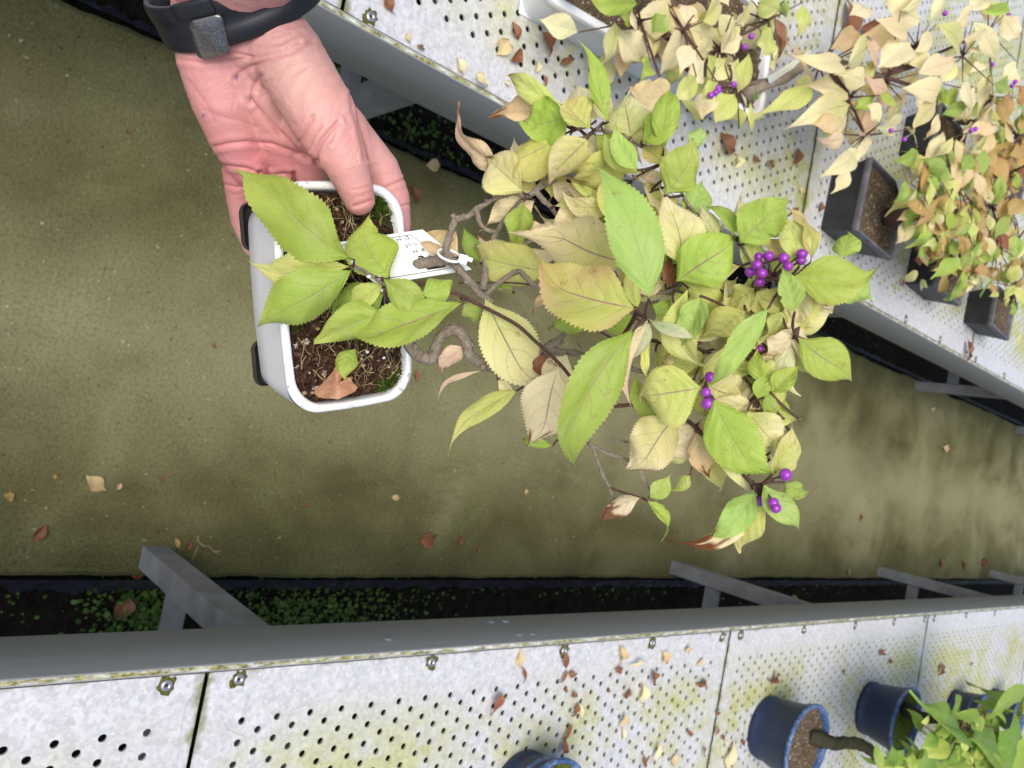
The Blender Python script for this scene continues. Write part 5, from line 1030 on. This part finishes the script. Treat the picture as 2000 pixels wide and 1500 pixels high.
# ------------------------------------------------------------------ fallen leaves and litter
def fl(px, py, z, Lpx, kind, label, ang=None, wd=.5, br_=0, curl=.3):
    c = hit(px, py, z); L = Lpx * depth(c) / F
    # 'ang' is given as the direction in the picture, turned into the plane
    if ang is not None:
        q = hit(px + 10 * math.cos(R(ang)), py + 10 * math.sin(R(ang)), z); ang = math.atan2(*(q - c)[[1, 0]])
    return flat_leaf('fallen_leaf', label, 'leaf', (px, py), z, None, None, seed=int(px * 7 + py), group='fallen leaves', kind=kind, L=L * 1.1, ang=ang, wd=wd, brown=br_, curl=curl)
dz_ = DECK + .0012
FR = [(1012, 1286, 36, 'T', 100, .42, 0, 'tan leaf nearest the rail at the near end of the pot-free deck'), (1021, 1315, 34, 'B', 75, .2, 0, 'thin dark brown curled leaf touching the tan leaf nearest the rail'), (1100, 1288, 28, 'B', 100, .6, 0, 'brown crumpled leaf under the second screw head of the rail'), (1097, 1322, 28, 'B', 120, .3, 0, 'narrow brown leaf beside the crumpled brown pair'), (1115, 1316, 22, 'B', 20, .6, 0, 'small dark brown crumpled leaf over a hole'),
 (960, 1371, 44, 'B', 115, .5, 0, 'large folded brown leaf on the algae patch left of the rest'), (1211, 1277, 36, 'T', 80, .45, 0, 'tan leaf lying against a curled cream leaf by the rail'), (1240, 1290, 40, 'C', -30, .22, 0, 'curled cream sliver leaf by the rail'), (1206, 1306, 22, 'B', 0, .6, 0, 'small grey brown leaf beside the cream sliver'), (1296, 1282, 28, 'T', 70, .7, .1, 'rounded pinkish tan leaf between two rail screws'), (1340, 1268, 24, 'T', 10, .5, 0, 'pale tan leaf closest under the rail at the panel joint'), (1366, 1290, 22, 'T', -50, .4, 0, 'small tan triangular leaf near the panel joint'),
 (1272, 1322, 36, 'B', 80, .5, 0, 'curled yellow brown leaf on top of the big cream leaf'), (1250, 1353, 42, 'C', 100, .6, 0, 'big cream leaf in the middle of the litter'), (1222, 1354, 28, 'B', 140, .5, 0, 'dark red brown leaf left of the big cream leaf'), (1188, 1349, 10, 'B', 40, .6, 0, 'tiny brown crumb between holes near the middle'), (1103, 1348, 12, 'B', 80, .5, 0, 'tiny dark crumb left of a brown leaf bit'), (1118, 1354, 16, 'B', 60, .6, 0, 'small brown leaf bit covering half a hole'), (1122, 1384, 28, 'B', 110, .5, 0, 'brown leaf half folded with a cream curl'), (1131, 1388, 38, 'C', 80, .25, 0, 'cream curled leaf against a brown half'),
 (1212, 1404, 26, 'T', 110, .6, 0, 'oval tan leaf with a spot in mid deck'), (1215, 1432, 26, 'C', 90, .4, 0, 'small cream leaf below the oval tan leaf'), (1104, 1428, 32, 'B', 120, .3, 0, 'thin dark leaf with long stalk above the nearest blue pot'), (1095, 1457, 30, 'B', 95, .5, 0, 'dark brown leaf touching the rim of the nearest blue pot'), (1276, 1466, 44, 'C', 110, .28, 0, 'long cream crescent leaf in the lower deck'), (1256, 1486, 30, 'B', 85, .3, 0, 'narrow brown leaf below the cream crescent'), (1313, 1484, 26, 'T', 100, .6, 0, 'light brown leaf at the bottom edge'), (1366, 1332, 30, 'B', 150, .5, 0, 'reddish brown leaf just before the panel joint'),
 (1343, 1430, 18, 'B', 60, .5, 0, 'small tan brown leaf midway along the joint'), (1396, 1389, 14, 'B', 45, .5, 0, 'small brown bit just past the joint'), (1396, 1427, 18, 'B', 100, .4, 0, 'small red brown bit before the first blue pot'), (1410, 1440, 14, 'B', 0, .6, 0, 'brown bit with pale edge before the first blue pot'), (1370, 1466, 22, 'B', 95, .4, 0, 'red brown bit lying on the joint near the bottom'), (1420, 1478, 62, 'C', 110, .42, .08, 'long cream leaf with brown tip in front of the first blue pot'), (1449, 1447, 14, 'B', 40, .7, 0, 'round red brown bit close to the first blue pot'),
 (1507, 1321, 30, 'B', 130, .6, 0, 'bright brown folded leaf behind the first blue pot'), (1718, 1272, 16, 'B', 130, .7, 0, 'brown leaf bit near the far algae stripe'), (1736, 1290, 12, 'B', 80, .6, 0, 'tiny brown bit above the mossy pot'), (1646, 1312, 12, 'B', 60, .6, 0, 'dark crumb between the first and second blue pots'), (1834, 1306, 22, 'B', 100, .7, 0, 'orange brown leaf on the clean stripe beyond the mossy pot'), (1896, 1296, 10, 'B', 120, .5, 0, 'tiny dark bit beyond the mossy pot')]
for x, y, L, k, a, wd, b_, lb in FR: fl(x, y, dz_, L, k, lb, a, wd, b_)
FLL = [(757, 6, 40, 'B', 75, .55, 0, 'glossy red brown leaf at the top edge of the picture by the first screw'), (795, 73, 20, 'T', 80, .5, .2, 'small pale leaf near the dirty screw by the rail'), (820, 94, 18, 'B', 30, .5, 0, 'small brown triangle next to the pale leaf by the screw'), (898, 131, 36, 'C', 70, .55, -.0, 'cream leaf with brown base lying by the rail'), (933, 161, 38, 'C', 45, .5, 0, 'second cream leaf further along the rail'), (978, 91, 40, 'T', -60, .75, 0, 'rounded pale pink leaf near the white pot'), (1003, 62, 32, 'B', 75, .55, 0, 'orange brown leaf at the corner of the white pot'), (1006, 111, 44, 'B', 130, .5, 0, 'orange brown leaf with pale neighbour by the white pot'), (1064, 86, 44, 'B', 70, .7, 0, 'dark red brown leaf under the white pot side'), (1016, 182, 32, 'C', 60, .5, 0, 'cream leaf behind the raised yellow leaf'), (990, 162, 12, 'C', 0, .9, 0, 'tiny round cream bit on the clean strip'), (1046, 132, 26, 'C', 100, .5, 0, 'cream leaf bit between holes'), (1062, 160, 18, 'B', 90, .5, 0, 'small brown bit between the cream bits'), (1105, 122, 40, 'B', -20, .35, 0, 'long tan brown leaf along the white pot foot'),
 (1416, 284, 52, 'B', 70, .75, 0, 'big pinkish brown leaf below the end of the white pot'), (1437, 316, 26, 'C', 100, .8, 0, 'white cream leaf under the big pinkish brown leaf'), (1474, 313, 20, 'B', 10, .6, 0, 'brown bit with pale end beyond the white pot'), (1500, 322, 20, 'B', 60, .6, 0, 'dark brown bit further from the white pot'), (1553, 305, 40, 'B', 110, .5, 0, 'dark brown crumpled leaf under the pink foliage'), (1512, 72, 70, 'B', 85, .45, 0, 'long red brown torn leaf above the clear strip'), (1650, 38, 70, 'B', 90, .6, 0, 'broad brown dead leaf beyond the foliage at the top'), (1690, 62, 60, 'B', 20, .5, 0, 'reddish brown dead leaf partly under cream foliage'), (1494, 140, 26, 'B', -10, .5, 0, 'red brown bit under the clear strip'), (1882, 684, 42, 'B', 95, .4, .3, 'light brown leaf lying on the clean strip near the right edge'), (1797, 522, 14, 'B', 100, .6, 0, 'red bit on deck between the black pots'), (1757, 553, 12, 'B', 100, .6, 0, 'red bit nearer the rail than the black pots'), (1748, 562, 14, 'Y', 20, .7, 0, 'yellow bit between the black pots and rail'), (1552, 412, 16, 'B', 60, .6, 0, 'tan bit before the lone black pot'), (1563, 372, 18, 'C', 40, .7, 0, 'white leaf bit before the lone black pot'), (1600, 405, 20, 'B', 100, .6, 0, 'pinkish bit touching the lone black pot shadow')]
for x, y, L, k, a, wd, b_, lb in FLL: fl(x, y, dz_, L, k, lb, a, wd, b_)
FP = [(845, 323, 30, 'T', 5, .75, .1, 'rounded pale leaf on the path near the thumb'), (185, 945, 44, 'T', 45, .62, .04, 'largest pale tan leaf on the path'), (18, 970, 20, 'A', 90, .8, 0, 'orange leaf at the left edge of the path'), (108, 930, 10, 'A', 30, .8, 0, 'tiny orange leaf between the orange one and the pale tan one'), (76, 1042, 36, 'B', 130, .5, 0, 'dark brown leaf on the path near the left edge'), (232, 950, 14, 'P', 120, .6, 0, 'small mauve grey leaf beside the largest pale leaf'), (345, 1060, 22, 'A', 75, .4, 0, 'orange leaf propped at the near bench leg'), (366, 1068, 20, 'B', 110, .5, 0, 'red brown leaf next to the near bench leg'), (772, 972, 18, 'T', 20, .6, 0, 'pale pinkish bit on mid path'), (835, 1051, 40, 'B', -10, .65, 0, 'large pinkish brown leaf near the trench edge'), (896, 1056, 18, 'B', 95, .6, 0, 'reddish leaf near the trench edge beside the pinkish brown one'), (596, 985, 12, 'B', 90, .6, 0, 'tiny red bit on mid path'), (1025, 960, 12, 'T', 90, .6, 0, 'pale bit on the path under the bonsai twigs'), (248, 258, 10, 'B', 90, .6, 0, 'tiny red brown chip on the path left of the hand'), (418, 676, 10, 'B', 40, .7, 0, 'tiny chip on the path left of the pot foot'), (806, 380, 36, 'B', 80, .7, 0, 'brown leaf on the path just beyond the index finger'), (812, 735, 22, 'B', 80, .6, 0, 'orange chip on the path at the pot corner'), (315, 935, 14, 'B', 95, .4, 0, 'thin dark red bit on the path between pale leaf and leg'), (935, 1075, 14, 'B', 85, .5, 0, 'dark red bit by the trench edge under the bonsai'), (1500, 1010, 0, 'B', 0, .5, 0, ''), (1680, 1010, 14, 'B', 100, .5, 0, 'red bit on the far path below the drooping leaf'), (1290, 880, 0, 'B', 0, .5, 0, ''), (1845, 875, 22, 'T', 30, .6, 0, 'brown curled bit on the far path with pale end'), (1820, 800, 14, 'T', 30, .6, 0, 'pale bit on the far path near the left bench foot'), (1835, 1100, 20, 'B', 100, .5, 0, 'brown bit of litter by the third bench leg'), (1880, 1105, 24, 'B', 85, .4, 0, 'tall brown bit of litter between the third and fourth bench legs'), (1920, 1098, 26, 'B', 20, .6, 0, 'crumpled brown litter at the fourth bench leg'), (1655, 1118, 12, 'A', 100, .6, 0, 'orange bit before the third bench leg')]
for x, y, L, k, a, wd, b_, lb in FP:
    if L: fl(x, y, .0012, L, k, lb, a, wd, b_)
for x, y, L, k, a, wd, lb in ((233, 1187, 46, 'B', 120, .7, 'large red brown leaf in the dark trench among weeds'), (267, 1122, 26, 'B', 10, .6, 'tan brown leaf on the trench edge left of the near bench leg'), (1545, 1165, 20, 'A', 60, .5, 'orange brown leaf in the trench behind the second leg'), (1592, 1140, 18, 'B', 20, .5, 'small brown leaf in the trench behind the second leg')): fl(x, y, -.115 if x != 267 else -.03, L, k, lb, a, wd)
# crumbs: too many and too small to count
rg7 = random.Random(77); m = MB()
for i in range(420):
    y = rg7.uniform(.1, 5); x = rg7.uniform(-.58, .44) if rg7.random() < .4 else rg7.choice([-.58, .44]) + rg7.gauss(0, .05)
    if not -.6 < x < .455: continue
    s = rg7.uniform(.0012, .0035); a = rg7.uniform(0, 6.28); c = np.array([x, y, .001]); e1 = np.array([math.cos(a), math.sin(a), 0]); e2 = np.array([-e1[1], e1[0], 0])
    cl = rg7.choice([(.12, .05, .03), (.16, .08, .045), (.30, .24, .15), (.05, .03, .02), (.09, .05, .03)])
    m.add([c - e1 * s * 1.5, c - e2 * s * .7 + UP * .001, c + e1 * s * 1.3 + UP * .002, c + e2 * s * .8], [(0, 1, 2, 3)], 0, cl, [(.5, .9)] * 4, 0)
tag(m.build('leaf_crumbs', [LEAF], smooth=False), 'tiny crumbs of dead leaf and grit scattered over the concrete path', 'litter', kind='stuff')
m = MB(); m.tube([hit(386, 1045, .003), hit(387, 1058, .003), hit(397, 1066, .004), hit(409, 1067, .006), hit(417, 1077, .004), hit(431, 1084, .003)], .0012, 6); m.tube([hit(417, 1077, .004), hit(428, 1076, .005), hit(434, 1075, .003)], .0009, 6); m.tube([hit(387, 1066, .004), hit(381, 1082, .003), hit(375, 1092, .003)], .0008, 6)
tag(m.build('dead_twig', simple('dead_stalk', (.36, .25, .15), .8, .2, bump=0)), 'thin forked dead twig lying on the path by the near bench leg', 'twig')
